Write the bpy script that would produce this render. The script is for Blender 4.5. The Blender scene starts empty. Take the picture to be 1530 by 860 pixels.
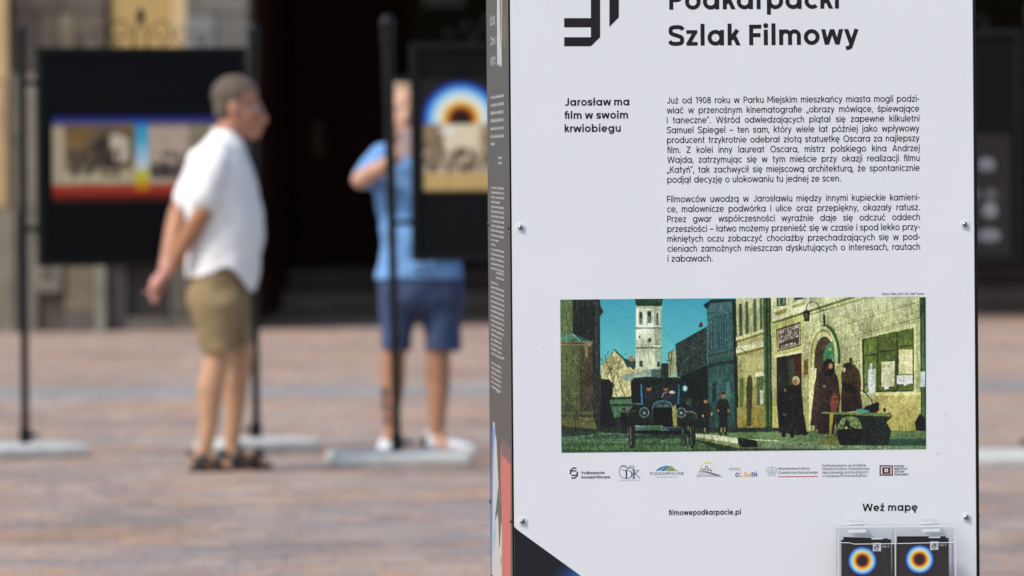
import bpy, bmesh, math, random
import numpy as np
from mathutils import Vector, Matrix, noise as mnoise
random.seed(7); np.random.seed(7)
scene = bpy.context.scene
PI = math.pi

# ------------------------------------------------------------------ camera
FPX = 11100.0                      # focal length in photograph pixels (1530 wide)
CAM_H = 1.38
PITCH = math.atan(195.0 / FPX)
ROLL = math.radians(0.45)
cam_d = bpy.data.cameras.new('camera')
cam_d.sensor_width = 36.0
cam_d.lens = FPX / 1530.0 * 36.0
cam_d.clip_start = 0.1
cam_d.clip_end = 3000
cam = bpy.data.objects.new('camera', cam_d)
scene.collection.objects.link(cam)
FWD = Vector((0, math.cos(PITCH), -math.sin(PITCH)))
R0 = Vector((1, 0, 0)); U0 = R0.cross(FWD)
RIGHT = R0 * math.cos(ROLL) - U0 * math.sin(ROLL)
UP = U0 * math.cos(ROLL) + R0 * math.sin(ROLL)
mw = Matrix((RIGHT, UP, -FWD)).transposed().to_4x4()
mw.translation = Vector((0, 0, CAM_H))
cam.matrix_world = mw
scene.camera = cam
cam_d.dof.use_dof = True
cam_d.dof.focus_distance = 13.97
cam_d.dof.aperture_fstop = 7.2
cam_d.dof.aperture_blades = 9
CP = Vector((0, 0, CAM_H))

# ------------------------------------------------------------------ sky, sun
SUN_EL, SUN_AZ = 50.0, 238.0        # azimuth clockwise from +Y: behind the camera, to the left
world = bpy.data.worlds.new('World'); scene.world = world; world.use_nodes = True
wn = world.node_tree.nodes; wl = world.node_tree.links
bg = wn['Background']; sky = wn.new('ShaderNodeTexSky')
sky.sky_type = 'NISHITA'; sky.sun_disc = False
sky.sun_elevation = math.radians(SUN_EL); sky.sun_rotation = math.radians(SUN_AZ)
sky.air_density = 1.0; sky.dust_density = 1.6; sky.ozone_density = 0.8
wl.new(sky.outputs[0], bg.inputs[0]); bg.inputs[1].default_value = 0.15
sl = bpy.data.lights.new('sun', 'SUN'); sl.energy = 2.6; sl.angle = math.radians(11); sl.color = (1.0, 0.95, 0.88)
so = bpy.data.objects.new('sun', sl); scene.collection.objects.link(so)
sd = Vector((math.sin(math.radians(SUN_AZ)) * math.cos(math.radians(SUN_EL)), math.cos(math.radians(SUN_AZ)) * math.cos(math.radians(SUN_EL)), math.sin(math.radians(SUN_EL))))
so.rotation_euler = sd.to_track_quat('Z', 'Y').to_euler()
so.location = (-10, -10, 20)
vs = scene.view_settings
vs.view_transform = 'Standard'; vs.look = 'None'; vs.gamma = 1.0; vs.exposure = 0.33; vs.use_curve_mapping = False

# ------------------------------------------------------------------ pixel <-> place
def ray(px, py):
    return FWD + RIGHT * ((px - 765.0) / FPX) + UP * (-(py - 430.0) / FPX)
def at_depth(px, py, Y):
    r = ray(px, py); return CP + r * (Y / r.y)
def on_ground(px, py, z=0.0):
    r = ray(px, py); return CP + r * ((z - CAM_H) / r.z)

# ------------------------------------------------------------------ materials
def s2l(c):
    c = c / 255.0
    return c / 12.92 if c <= 0.04045 else ((c + 0.055) / 1.055) ** 2.4
def rgb(r, g, b): return (s2l(r), s2l(g), s2l(b), 1)
MATS = {}
def mat(name, col, rough=0.6, metal=0.0, spec=0.5, noise=None, bump=0.0, nscale=20.0, coat=0.0, attr=None):
    m = bpy.data.materials.new(name); m.use_nodes = True
    nt = m.node_tree; b = nt.nodes['Principled BSDF']
    b.inputs['Base Color'].default_value = (*col[:3], 1)
    b.inputs['Roughness'].default_value = rough
    b.inputs['Metallic'].default_value = metal
    b.inputs['Specular IOR Level'].default_value = spec
    b.inputs['Coat Weight'].default_value = coat
    src = None
    if attr:
        a = nt.nodes.new('ShaderNodeAttribute'); a.attribute_name = attr
        src = a.outputs['Color']
        nt.links.new(src, b.inputs['Base Color'])
    if noise or bump:
        tc = nt.nodes.new('ShaderNodeTexCoord'); nz = nt.nodes.new('ShaderNodeTexNoise')
        nz.inputs['Scale'].default_value = nscale; nz.inputs['Detail'].default_value = 6
        nt.links.new(tc.outputs['Object'], nz.inputs['Vector'])
        if noise:
            mr = nt.nodes.new('ShaderNodeMapRange')
            mr.inputs[1].default_value = 0.3; mr.inputs[2].default_value = 0.7
            mr.inputs[3].default_value = 1 - noise; mr.inputs[4].default_value = 1 + noise
            nt.links.new(nz.outputs[0], mr.inputs[0])
            mx = nt.nodes.new('ShaderNodeVectorMath'); mx.operation = 'SCALE'
            if src: nt.links.new(src, mx.inputs[0])
            else: mx.inputs[0].default_value = col[:3]
            nt.links.new(mr.outputs[0], mx.inputs['Scale'])
            nt.links.new(mx.outputs[0], b.inputs['Base Color'])
        if bump:
            bp = nt.nodes.new('ShaderNodeBump'); bp.inputs['Strength'].default_value = bump
            bp.inputs['Distance'].default_value = 0.01
            nt.links.new(nz.outputs[0], bp.inputs['Height']); nt.links.new(bp.outputs[0], b.inputs['Normal'])
    MATS[name] = m
    return m

M_print = mat('printed_ink', (1, 1, 1), 0.45, attr='Col', spec=0.3)
M_panel = mat('white_laminate', (0.80, 0.80, 0.80), 0.42, noise=0.012, nscale=3.0, spec=0.35)
M_ink = mat('black_ink', rgb(27, 22, 24), 0.5, spec=0.3)
M_black = mat('black_powder_coat', (0.0045, 0.0045, 0.0048), 0.4, spec=0.25, noise=0.15, nscale=60)
M_board = mat('black_board_print', (0.0048, 0.0045, 0.0046), 0.5, spec=0.12, noise=0.1, nscale=5)
M_alu = mat('edge_aluminium', (0.35, 0.36, 0.30), 0.35, metal=0.6, noise=0.1)
M_steel = mat('polished_steel', (0.42, 0.44, 0.46), 0.22, metal=1.0, noise=0.05)
M_darksteel = mat('dark_steel', (0.05, 0.05, 0.055), 0.35, metal=0.8, noise=0.05)
M_washer = mat('nylon_washer', (0.72, 0.73, 0.75), 0.3, noise=0.02)
M_conc = mat('pale_concrete', (0.50, 0.505, 0.47), 0.8, noise=0.12, bump=0.2, nscale=25)
M_skin = mat('skin_tanned', (0.5, 0.28, 0.16), 0.5, noise=0.08, nscale=18, attr='Col')
M_hair = mat('hair_greying_brown', (0.115, 0.088, 0.064), 0.85, noise=0.35, bump=0.6, nscale=60)
M_hair2 = mat('hair_sandy', (0.30, 0.21, 0.12), 0.7, noise=0.3, bump=0.5, nscale=60)
M_shirtw = mat('white_cotton', (0.82, 0.81, 0.79), 0.85, noise=0.03, bump=0.25, nscale=9)
M_shirtb = mat('sky_blue_cotton', (0.16, 0.34, 0.64), 0.85, noise=0.10, bump=0.25, nscale=9)
M_khaki = mat('khaki_cotton', (0.26, 0.185, 0.088), 0.85, noise=0.10, bump=0.3, nscale=11)
M_navy = mat('navy_denim', (0.040, 0.065, 0.145), 0.85, noise=0.2, bump=0.3, nscale=11)
M_leather = mat('dark_leather', (0.045, 0.038, 0.042), 0.6, noise=0.2)
M_sole = mat('rubber_sole', (0.05, 0.045, 0.042), 0.8, noise=0.1)
M_canvas = mat('white_canvas', (0.62, 0.64, 0.66), 0.8, noise=0.05)
M_eyew = mat('eye_white', (0.6, 0.58, 0.55), 0.3, noise=0.02); M_iris = mat('iris_dark', (0.03, 0.02, 0.015), 0.3, noise=0.02)
M_lens = mat('lens_rim', (0.25, 0.22, 0.25), 0.3, metal=0.5, noise=0.02)
M_phone = mat('phone_shell', (0.55, 0.40, 0.40), 0.3, noise=0.02)
M_plaster = mat('ochre_plaster', (0.47, 0.315, 0.115), 0.9, noise=0.10, bump=0.3, nscale=2.5)
M_sand = mat('weathered_sandstone', (1, 1, 1), 0.9, noise=0.22, bump=0.5, nscale=4.0, attr='Col')
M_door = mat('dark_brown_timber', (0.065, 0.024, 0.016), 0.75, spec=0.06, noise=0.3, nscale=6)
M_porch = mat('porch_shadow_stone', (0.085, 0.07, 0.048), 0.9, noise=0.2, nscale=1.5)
M_white_pl = mat('whitewash', (0.55, 0.55, 0.55), 0.9, noise=0.05)
M_edge = mat('acrylic_edge', (0.74, 0.76, 0.78), 0.25, noise=0.02)
M_paper = mat('leaflet_paper', rgb(30, 24, 23), 0.4, noise=0.05)
M_paperw = mat('leaflet_white', (0.75, 0.75, 0.74), 0.5, noise=0.02)

def acrylic(name, tint, gl=0.06):
    m = bpy.data.materials.new(name); m.use_nodes = True; nt = m.node_tree
    for n in list(nt.nodes):
        if n.type == 'BSDF_PRINCIPLED': nt.nodes.remove(n)
    out = [n for n in nt.nodes if n.type == 'OUTPUT_MATERIAL'][0]
    tr = nt.nodes.new('ShaderNodeBsdfTransparent'); tr.inputs[0].default_value = (*tint, 1)
    g = nt.nodes.new('ShaderNodeBsdfGlossy'); g.inputs['Roughness'].default_value = 0.08
    fr = nt.nodes.new('ShaderNodeFresnel'); fr.inputs[0].default_value = 1.45
    nz = nt.nodes.new('ShaderNodeTexNoise'); nz.inputs['Scale'].default_value = 30
    ad = nt.nodes.new('ShaderNodeMath'); ad.operation = 'MULTIPLY'; ad.inputs[1].default_value = gl
    nt.links.new(nz.outputs[0], ad.inputs[0]); ad.use_clamp = True
    mx = nt.nodes.new('ShaderNodeMixShader')
    nt.links.new(ad.outputs[0], mx.inputs[0]); nt.links.new(tr.outputs[0], mx.inputs[1]); nt.links.new(g.outputs[0], mx.inputs[2])
    nt.links.new(mx.outputs[0], out.inputs[0]); return m
M_acryl = acrylic('clear_acrylic', (0.975, 0.98, 0.985))

# ------------------------------------------------------------------ mesh helpers
COL = scene.collection
def link(o, parent=None, loc=None):
    COL.objects.link(o)
    if parent is not None: o.parent = parent
    if loc is not None: o.location = loc
    return o
def mesh_obj(name, verts, faces, m, parent=None, smooth=False, cols=None):
    me = bpy.data.meshes.new(name); me.from_pydata([tuple(v) for v in verts], [], faces); me.update()
    if cols is not None:
        ca = me.color_attributes.new('Col', 'FLOAT_COLOR', 'POINT')
        arr = np.ones((len(verts), 4), np.float32); arr[:, :3] = np.asarray(cols, np.float32).reshape(-1, 3)
        ca.data.foreach_set('color', arr.ravel())
    if smooth: me.polygons.foreach_set('use_smooth', [True] * len(me.polygons))
    me.materials.append(m)
    return link(bpy.data.objects.new(name, me), parent)
def bm_obj(name, bm, m, parent=None, smooth=False, bevel=0.0, col=None):
    me = bpy.data.meshes.new(name); bm.normal_update(); bm.to_mesh(me); bm.free()
    me.materials.append(m)
    if smooth: me.polygons.foreach_set('use_smooth', [True] * len(me.polygons))
    if col is not None:
        ca = me.color_attributes.new('Col', 'FLOAT_COLOR', 'POINT')
        ca.data.foreach_set('color', np.tile(np.array([*col[:3], 1], np.float32), len(me.vertices)))
    o = link(bpy.data.objects.new(name, me), parent)
    if bevel:
        md = o.modifiers.new('bevel', 'BEVEL'); md.width = bevel; md.segments = 2; md.limit_method = 'ANGLE'
    return o
def box(bm, x0, x1, y0, y1, z0, z1, M=None):
    vs_ = [bm.verts.new((x, y, z)) for z in (z0, z1) for y in (y0, y1) for x in (x0, x1)]
    for f in ((0, 2, 3, 1), (4, 5, 7, 6), (0, 1, 5, 4), (2, 6, 7, 3), (0, 4, 6, 2), (1, 3, 7, 5)):
        bm.faces.new([vs_[i] for i in f])
    if M is not None:
        for v in vs_: v.co = M @ v.co
    return vs_
def box_obj(name, dims, m, parent=None, bevel=0.0, col=None):
    bm = bmesh.new(); box(bm, *dims); return bm_obj(name, bm, m, parent, bevel=bevel, col=col)
def frame_of(d):
    d = d.normalized(); a = Vector((0, 0, 1)) if abs(d.z) < 0.9 else Vector((0, 1, 0))
    u = a.cross(d).normalized(); return u, d.cross(u)
def loft(bm, rings, n=18):
    """rings: (centre, u_axis_vector, v_axis_vector); closed with fans"""
    rs = []
    for c, u, v in rings:
        rs.append([bm.verts.new(c + u * math.cos(2 * PI * k / n) + v * math.sin(2 * PI * k / n)) for k in range(n)])
    for a, b in zip(rs, rs[1:]):
        for k in range(n): bm.faces.new((a[k], a[(k + 1) % n], b[(k + 1) % n], b[k]))
    bm.faces.new(list(reversed(rs[0]))); bm.faces.new(rs[-1])
def capsule(bm, p0, r0, p1, r1, n=16, caps=4):
    p0 = Vector(p0); p1 = Vector(p1); d = p1 - p0
    if d.length < 1e-6: d = Vector((0, 0, 1e-5))
    dn = d.normalized(); u, v = frame_of(d); rings = []
    for i in range(caps + 1):
        a = -PI / 2 + (PI / 2) * i / caps
        r = max(r0 * math.cos(a), r0 * 0.05); rings.append((p0 + dn * (r0 * math.sin(a)), u * r, v * r))
    for i in range(caps + 1):
        a = (PI / 2) * i / caps
        r = max(r1 * math.cos(a), r1 * 0.05); rings.append((p1 + dn * (r1 * math.sin(a)), u * r, v * r))
    loft(bm, rings, n)
def chain(bm, pts, n=16):
    for (p, r), (q, s) in zip(pts, pts[1:]): capsule(bm, p, r, q, s, n)
def ellipsoid(bm, c, rx, ry, rz, rot=None, n=20, m=12):
    c = Vector(c); R = rot or Matrix.Identity(3); rings = []
    for i in range(m + 1):
        a = -PI / 2 + PI * i / m; k = max(math.cos(a), 0.03)
        rings.append((c + R @ Vector((0, 0, rz * math.sin(a))), R @ Vector((rx * k, 0, 0)), R @ Vector((0, ry * k, 0))))
    loft(bm, rings, n)
def tube(bm, pts, r, n=8):
    pts = [Vector(p) for p in pts]; rings = []
    for i, p in enumerate(pts):
        d = (pts[min(i + 1, len(pts) - 1)] - pts[max(i - 1, 0)])
        u, v = frame_of(d); rr = r[i] if isinstance(r, (list, tuple)) else r
        rings.append((p, u * rr, v * rr))
    loft(bm, rings, n)
def lathe(bm, prof, c=(0, 0, 0), n=24):
    c = Vector(c)
    loft(bm, [(c + Vector((0, 0, z)), Vector((max(r, 1e-4), 0, 0)), Vector((0, max(r, 1e-4), 0))) for r, z in prof], n)
def remeshed(name, bm, m, parent, vox=0.008, smooth_it=3, colfn=None, folds=0.0, seed=0):
    me = bpy.data.meshes.new('tmp'); bm.to_mesh(me); bm.free()
    o = bpy.data.objects.new('tmp', me); COL.objects.link(o)
    r = o.modifiers.new('r', 'REMESH'); r.mode = 'VOXEL'; r.voxel_size = vox
    if smooth_it:
        s = o.modifiers.new('s', 'SMOOTH'); s.iterations = smooth_it; s.factor = 0.5
    dg = bpy.context.evaluated_depsgraph_get(); ev = o.evaluated_get(dg)
    me2 = bpy.data.meshes.new_from_object(ev); bpy.data.objects.remove(o); bpy.data.meshes.remove(me)
    me2.name = name; me2.materials.clear(); me2.materials.append(m)
    me2.polygons.foreach_set('use_smooth', [True] * len(me2.polygons))
    if folds:
        me2.update(); nn = len(me2.vertices)
        co = np.empty(nn * 3, np.float32); me2.vertices.foreach_get('co', co); co = co.reshape(-1, 3)
        nr = np.array([v.normal[:] for v in me2.vertices], np.float32)
        h = np.array([mnoise.noise(Vector((x * 7 + z * 3 + seed, y * 7, z * 11 - x * 6))) + .5 * mnoise.noise(Vector((x * 17, y * 17 + seed, z * 14 + x * 9))) for x, y, z in co], np.float32)
        co = co + nr * (h * folds)[:, None]; me2.vertices.foreach_set('co', co.ravel()); me2.update()
    if colfn:
        co = np.empty(len(me2.vertices) * 3, np.float32); me2.vertices.foreach_get('co', co); co = co.reshape(-1, 3)
        c = np.ones((len(co), 4), np.float32); c[:, :3] = colfn(co)
        ca = me2.color_attributes.new('Col', 'FLOAT_COLOR', 'POINT'); ca.data.foreach_set('color', c.ravel())
    return link(bpy.data.objects.new(name, me2), parent)
def empty(name, loc, rz=0.0):
    o = bpy.data.objects.new(name, None); o.empty_display_size = 0.1
    COL.objects.link(o); o.location = loc; o.rotation_euler = (0, 0, rz); return o
def tag(o, label=None, cat=None, group=None, kind=None):
    if label: o['label'] = label
    if cat: o['category'] = cat
    if group: o['group'] = group
    if kind: o['kind'] = kind
    return o

# ------------------------------------------------------------------ paint box for printed pictures
class Canvas:
    def __init__(s, x0, y0, x1, y1, sx, sy, bgc):
        s.x0, s.y0, s.sx, s.sy = x0, y0, sx, sy
        s.w = int(round((x1 - x0) * sx)); s.h = int(round((y1 - y0) * sy)); s.x1 = x1; s.y1 = y1
        s.a = np.zeros((s.h, s.w, 3)); s.a[:] = bgc
    def _T(s, pts): return [((x - s.x0) * s.sx, (y - s.y0) * s.sy) for x, y in pts]
    def mask(s, pts):
        P = s._T(pts); xs = [p[0] for p in P]; ys = [p[1] for p in P]
        X0 = max(0, int(min(xs))); X1 = min(s.w, int(max(xs)) + 2); Y0 = max(0, int(min(ys))); Y1 = min(s.h, int(max(ys)) + 2)
        if X1 <= X0 or Y1 <= Y0: return None
        gy, gx = np.mgrid[Y0:Y1, X0:X1]; gx = gx + 0.5; gy = gy + 0.5
        ins = np.zeros(gx.shape, bool); j = len(P) - 1
        for i in range(len(P)):
            xi, yi = P[i]; xj, yj = P[j]
            if yi != yj:
                c = ((yi > gy) != (yj > gy)) & (gx < (xj - xi) * (gy - yi) / (yj - yi) + xi); ins ^= c
            j = i
        return (slice(Y0, Y1), slice(X0, X1)), ins
    def poly(s, pts, c, c2=None, vert=True, tex=0.0, alpha=1.0, ts=(1, 1)):
        r = s.mask(pts)
        if r is None: return
        sl_, ins = r; sub = s.a[sl_]; h, w = ins.shape
        col = np.zeros((h, w, 3)); col[:] = c
        if c2 is not None:
            t = (np.linspace(0, 1, h)[:, None] if vert else np.linspace(0, 1, w)[None, :])[..., None]
            col = np.array(c) * (1 - t) + np.array(c2) * t + np.zeros((h, w, 1))
        if tex:
            nh, nw = max(2, h // ts[1] + 1), max(2, w // ts[0] + 1)
            nz = np.repeat(np.repeat(np.random.randn(nh, nw), ts[1], 0), ts[0], 1)[:h, :w]
            if nz.shape != (h, w): nz = np.random.randn(h, w)
            col = col * (1 + tex * nz[..., None])
        k = ins[..., None] * alpha
        s.a[sl_] = sub * (1 - k) + col * k
    def rect(s, x0, y0, x1, y1, c, **k): s.poly([(x0, y0), (x1, y0), (x1, y1), (x0, y1)], c, **k)
    def line(s, x0, y0, x1, y1, wd, c, **k):
        dx, dy = x1 - x0, y1 - y0; L = math.hypot(dx, dy) or 1; nx, ny = -dy / L * wd / 2, dx / L * wd / 2
        s.poly([(x0 + nx, y0 + ny), (x1 + nx, y1 + ny), (x1 - nx, y1 - ny), (x0 - nx, y0 - ny)], c, **k)
    def pline(s, pts, wd, c, **k):
        for a, b in zip(pts, pts[1:]): s.line(*a, *b, wd, c, **k)
    def ell(s, cx, cy, rx, ry, c, **k):
        s.poly([(cx + rx * math.cos(t * PI / 12), cy + ry * math.sin(t * PI / 12)) for t in range(24)], c, **k)
    def smooth(s, n=1):
        for _ in range(n):
            a = np.pad(s.a, ((1, 1), (1, 1), (0, 0)), 'edge')
            s.a = (a[:-2, 1:-1] + a[2:, 1:-1] + a[1:-1, :-2] + a[1:-1, 2:] + 2 * s.a) / 6
    def sample(s, nx, ny):
        """area-average to an (ny, nx) grid of linear colours, top row first"""
        out = np.zeros((ny, nx, 3))
        ys = np.linspace(0, s.h, ny + 1).astype(int); xs = np.linspace(0, s.w, nx + 1).astype(int)
        cs = np.cumsum(np.cumsum(np.pad(s.a, ((1, 0), (1, 0), (0, 0))), 0), 1)
        Y0, Y1 = ys[:-1], np.maximum(ys[1:], ys[:-1] + 1); X0, X1 = xs[:-1], np.maximum(xs[1:], xs[:-1] + 1)
        Y1 = np.minimum(Y1, s.h); X1 = np.minimum(X1, s.w)
        area = ((Y1 - Y0)[:, None] * (X1 - X0)[None, :])[..., None]
        out = (cs[Y1][:, X1] - cs[Y0][:, X1] - cs[Y1][:, X0] + cs[Y0][:, X0]) / np.maximum(area, 1)
        c = np.clip(out / 255.0, 0, 1)
        return np.where(c <= 0.04045, c / 12.92, ((c + 0.055) / 1.055) ** 2.4)
def print_sheet(name, corners, canvas, nx, ny, m, parent, gain=1.0):
    """corners: TL, TR, BR, BL as local points; one vertex per cell centre of the picture"""
    TL, TR, BR, BL = [np.array(c) for c in corners]
    g = np.clip(canvas.sample(nx, ny) * gain, 0, 1)
    v = np.linspace(0, 1, ny)[:, None, None]; u = np.linspace(0, 1, nx)[None, :, None]
    P = (TL * (1 - u) + TR * u) * (1 - v) + (BL * (1 - u) + BR * u) * v
    idx = np.arange(nx * ny).reshape(ny, nx)
    F = np.stack([idx[:-1, :-1], idx[1:, :-1], idx[1:, 1:], idx[:-1, 1:]], -1).reshape(-1, 4)
    me = bpy.data.meshes.new(name)
    me.vertices.add(nx * ny); me.vertices.foreach_set('co', P.reshape(-1).astype(np.float32))
    me.loops.add(F.size); me.loops.foreach_set('vertex_index', F.ravel().astype(np.int32))
    me.polygons.add(len(F)); me.polygons.foreach_set('loop_start', np.arange(0, F.size, 4, dtype=np.int32))
    me.update(calc_edges=True)
    ca = me.color_attributes.new('Col', 'FLOAT_COLOR', 'POINT')
    c4 = np.ones((nx * ny, 4), np.float32); c4[:, :3] = g.reshape(-1, 3); ca.data.foreach_set('color', c4.ravel())
    me.materials.append(m)
    return link(bpy.data.objects.new(name, me), parent)
# ------------------------------------------------------------------ stroke lettering (a plain geometric sans)
XH, CAP, ASC, DSC = 530.0, 700.0, 742.0, -190.0
def band(cx, cy, rx, ry, a0, a1, w, wy=None):
    wy = wy or w; n = max(3, int(abs(a1 - a0) / 360 * 28)); out = []
    A = [math.radians(a0 + (a1 - a0) * i / n) for i in range(n + 1)]
    for p, q in zip(A, A[1:]):
        o0 = (cx + rx * math.cos(p), cy + ry * math.sin(p)); o1 = (cx + rx * math.cos(q), cy + ry * math.sin(q))
        i0 = (cx + (rx - w) * math.cos(p), cy + (ry - wy) * math.sin(p)); i1 = (cx + (rx - w) * math.cos(q), cy + (ry - wy) * math.sin(q))
        out.append([o0, o1, i1, i0])
    return out
def RR(x0, y0, x1, y1): return [[(x0, y0), (x1, y0), (x1, y1), (x0, y1)]]
def DD(xb, yb, xt, yt, w):
    L = math.hypot(xt - xb, yt - yb); hw = min(w * L / abs(yt - yb), 2.2 * w) / 2
    return [[(xb - hw, yb), (xb + hw, yb), (xt + hw, yt), (xt - hw, yt)]]
def rib(pts, w):
    out = []; n = len(pts); N = []
    for i in range(n):
        ax, ay = pts[max(i - 1, 0)]; bx, by = pts[min(i + 1, n - 1)]
        L = math.hypot(bx - ax, by - ay) or 1; N.append((-(by - ay) / L * w / 2, (bx - ax) / L * w / 2))
    for i in range(n - 1):
        p, q = pts[i], pts[i + 1]; a, b = N[i], N[i + 1]
        out.append([(p[0] + a[0], p[1] + a[1]), (q[0] + b[0], q[1] + b[1]), (q[0] - b[0], q[1] - b[1]), (p[0] - a[0], p[1] - a[1])])
    return out
def crv(P, k=6):
    P = [P[0]] + list(P) + [P[-1]]; out = []
    for i in range(1, len(P) - 2):
        for t in range(k):
            t = t / k; c = []
            for d in (0, 1):
                a, b, e, f = P[i - 1][d], P[i][d], P[i + 1][d], P[i + 2][d]
                c.append(0.5 * (2 * b + (e - a) * t + (2 * a - 5 * b + 4 * e - f) * t * t + (3 * b - 3 * e + f - a) * t ** 3))
            out.append(tuple(c))
    out.append(P[-2]); return out
def disc(cx, cy, r): return [[(cx + r * math.cos(2 * PI * k / 14), cy + r * math.sin(2 * PI * k / 14)) for k in range(14)]]
def shift(S, dx, dy=0): return [[(x + dx, y + dy) for x, y in p] for p in S]
def s_shape(W, H, w, oy=0):
    h = w / 2; r = H / 2
    P = [(W - h * 0.55, H - w * 0.5 - H * 0.13), (W * 0.80, H - h - H * 0.02), (W * 0.5, H - h + 4), (W * 0.2, H - h - H * 0.035), (h + 4, H * 0.75), (W * 0.18, H * 0.60), (W * 0.5, H * 0.505),
         (W * 0.82, H * 0.41), (W - h - 2, H * 0.25), (W * 0.80, h + H * 0.035), (W * 0.5, h - 4), (W * 0.2, h + H * 0.02), (h * 0.55, w * 0.5 + H * 0.13)]
    return rib(crv(P, 4), w)
def glyph(ch, w):
    """ink shapes, ink width, left bearing, right bearing"""
    h = w / 2; bd = w > 100; sb = 62 if bd else 54; rb = 38 if bd else 28; db = 8 if bd else 6
    r = XH / 2 + 5; D = 2 * r; W = D + 22; cy = XH / 2
    acc = {'ą': 'a', 'ć': 'c', 'ę': 'e', 'ń': 'n', 'ó': 'o', 'ś': 's', 'ź': 'z', 'ż': 'z', 'Ó': 'O', 'Ń': 'N', 'Ś': 'S'}
    if ch in acc:
        S, wd, a, b = glyph(acc[ch], w); S = list(S)
        top = CAP if ch.isupper() else XH
        if ch in 'ćńóśźÓŃŚ': S += DD(wd / 2 - 15, top + 55, wd / 2 + 55, top + 195, w * 0.95)
        if ch == 'ż': S += disc(wd / 2, top + 120, w * 0.62)
        if ch in 'ąę':
            x = wd - h if ch == 'ą' else wd * 0.62
            S += rib(crv([(x + h * 0.1, 15), (x - w * 0.62, -65), (x - w * 0.45, -135), (x + w * 0.3, -150)]), w * 0.72)
        return S, wd, a, b
    dotr = w * 0.64
    if ch == 'ł':
        S = RR(60, 0, 60 + w, ASC) + rib([(0, 300), (120 + w, 425)], w * 0.75); return S, 120 + w, 14, 14
    if ch == 'o': return band(r, cy, r, r, 0, 360, w), D, rb, rb
    if ch in 'adqbpg':
        S = band(r, cy, r, r, 0, 360, w)
        if ch in 'bp': S = shift(S, 22); x = 0
        else: x = W - w
        if ch == 'a': S += RR(x, 0, x + w, XH)
        if ch in 'db': S += RR(x, 0, x + w, ASC)
        if ch in 'qp': S += RR(x, DSC, x + w, XH)
        if ch == 'g':
            S += RR(x, 20, x + w, XH); S += band(W / 2 + 8, 20, W / 2 - 8, 215, 212, 360, w, w * 0.95)
        return S, W, (sb if ch in 'bp' else rb), (rb if ch in 'bp' else sb)
    if ch == 'c': return band(r, cy, r, r, 47, 313, w), D * 0.86, rb, 20
    if ch == 'e': return band(r, cy, r, r, 0, 318, w) + RR(h, cy - w * 0.44, D - h * 0.3, cy + w * 0.40), D, rb, rb
    if ch in 'nhmu':
        W2 = 430 if not bd else 474; ry = 232
        if ch == 'm':
            W3 = 742 if bd else 690; a = (W3 + w) / 2; R = a / 2
            S = RR(0, 0, w, XH) + band(R, XH - R + 5, R, R, 0, 180, w) + RR(a - w, 0, a, XH - R + 5)
            S += band(a - w + R, XH - R + 5, R, R, 0, 180, w) + RR(W3 - w, 0, W3, XH - R + 5); return S, W3, sb, sb
        S = band(W2 / 2, XH - ry + 5, W2 / 2, ry, 0, 180, w) + RR(W2 - w, 0, W2, XH - ry + 5) + RR(0, 0, w, ASC if ch == 'h' else XH)
        if ch == 'u': S = [[(W2 - x, XH - y) for x, y in p] for p in S]
        return S, W2, sb, sb
    if ch == 'r': return RR(0, 0, w, XH) + band(235, XH - 225, 235, 230, 78, 180, w), 285, sb, 8
    if ch == 's': return s_shape(395 if not bd else 420, XH, w), 395 if not bd else 420, 34, 34
    if ch == 't': return RR(85, 130, 85 + w, 680) + RR(0, XH - w * 0.9, 290, XH) + band(85 + 150, 150, 150, 155, 180, 292, w), 300, 16, 22
    if ch == 'f': return RR(75, 0, 75 + w, 560) + RR(0, XH - w * 0.9, 270, XH) + band(75 + 185, 560, 185, 187, 78, 180, w), 300, 14, 4
    if ch == 'ﬁ':
        return RR(75, 0, 75 + w, 560) + RR(0, XH - w * 0.9, 330 + w, XH) + band(75 + 185, 560, 185, 187, 60, 180, w) + RR(330, 0, 330 + w, XH), 330 + w, 14, sb
    if ch == 'i': return RR(0, 0, w, XH) + disc(h, 665, dotr), w, sb, sb
    if ch == 'j': return RR(60, -50, 60 + w, XH) + disc(60 + h, 665, dotr) + band(60 + w - 165, -50, 165, 150, 270, 360, w, w * 0.95), 60 + w, -10, sb
    if ch == 'l': return RR(0, 0, w, ASC), w, sb, sb
    if ch == 'k': return RR(0, 0, w, ASC) + rib([(w * 0.8, 205), (420 - h * 1.2, XH)], w * 1.05) + DD(430 - w * .45, 0, w + 85, 320, w), 440, sb, 2
    if ch == 'v': return DD(240, 0, h + 15, XH, w) + DD(240, 0, 465 - h, XH, w), 480, db, db
    if ch == 'w':
        W3 = 764 if bd else 730; q = W3 / 4
        return DD(q + 8, 0, h + 8, XH, w) + DD(q + 8, 0, 2 * q, XH, w) + DD(3 * q - 8, 0, 2 * q, XH, w) + DD(3 * q - 8, 0, W3 - h - 8, XH, w), W3, db, db
    if ch == 'x': return DD(h + 20, 0, 440 - h, XH, w) + DD(440 - h, 0, h + 20, XH, w), 460, db, db
    if ch == 'y':
        W3 = 520 if bd else 480
        return DD(W3 * .5, 10, h + 12, XH, w) + rib(crv([(W3 - h - 12, XH), (W3 * .50, 20), (W3 * .42, -80), (W3 * .30, DSC + h + 12), (W3 * .14, DSC + h)], 5), w), W3, db, db
    if ch == 'z': return RR(20, 0, 400, w * .92) + RR(20, XH - w * .92, 392, XH) + DD(20 + w * .75, w * .9, 392 - w * .75, XH - w * .9, w), 412, 28, 28
    # capitals
    if ch == 'A': return DD(h + 25, 0, 325, CAP, w) + DD(625 - h, 0, 325, CAP, w) + RR(150, 150, 500, 150 + w * .9), 650, 8, 8
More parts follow.
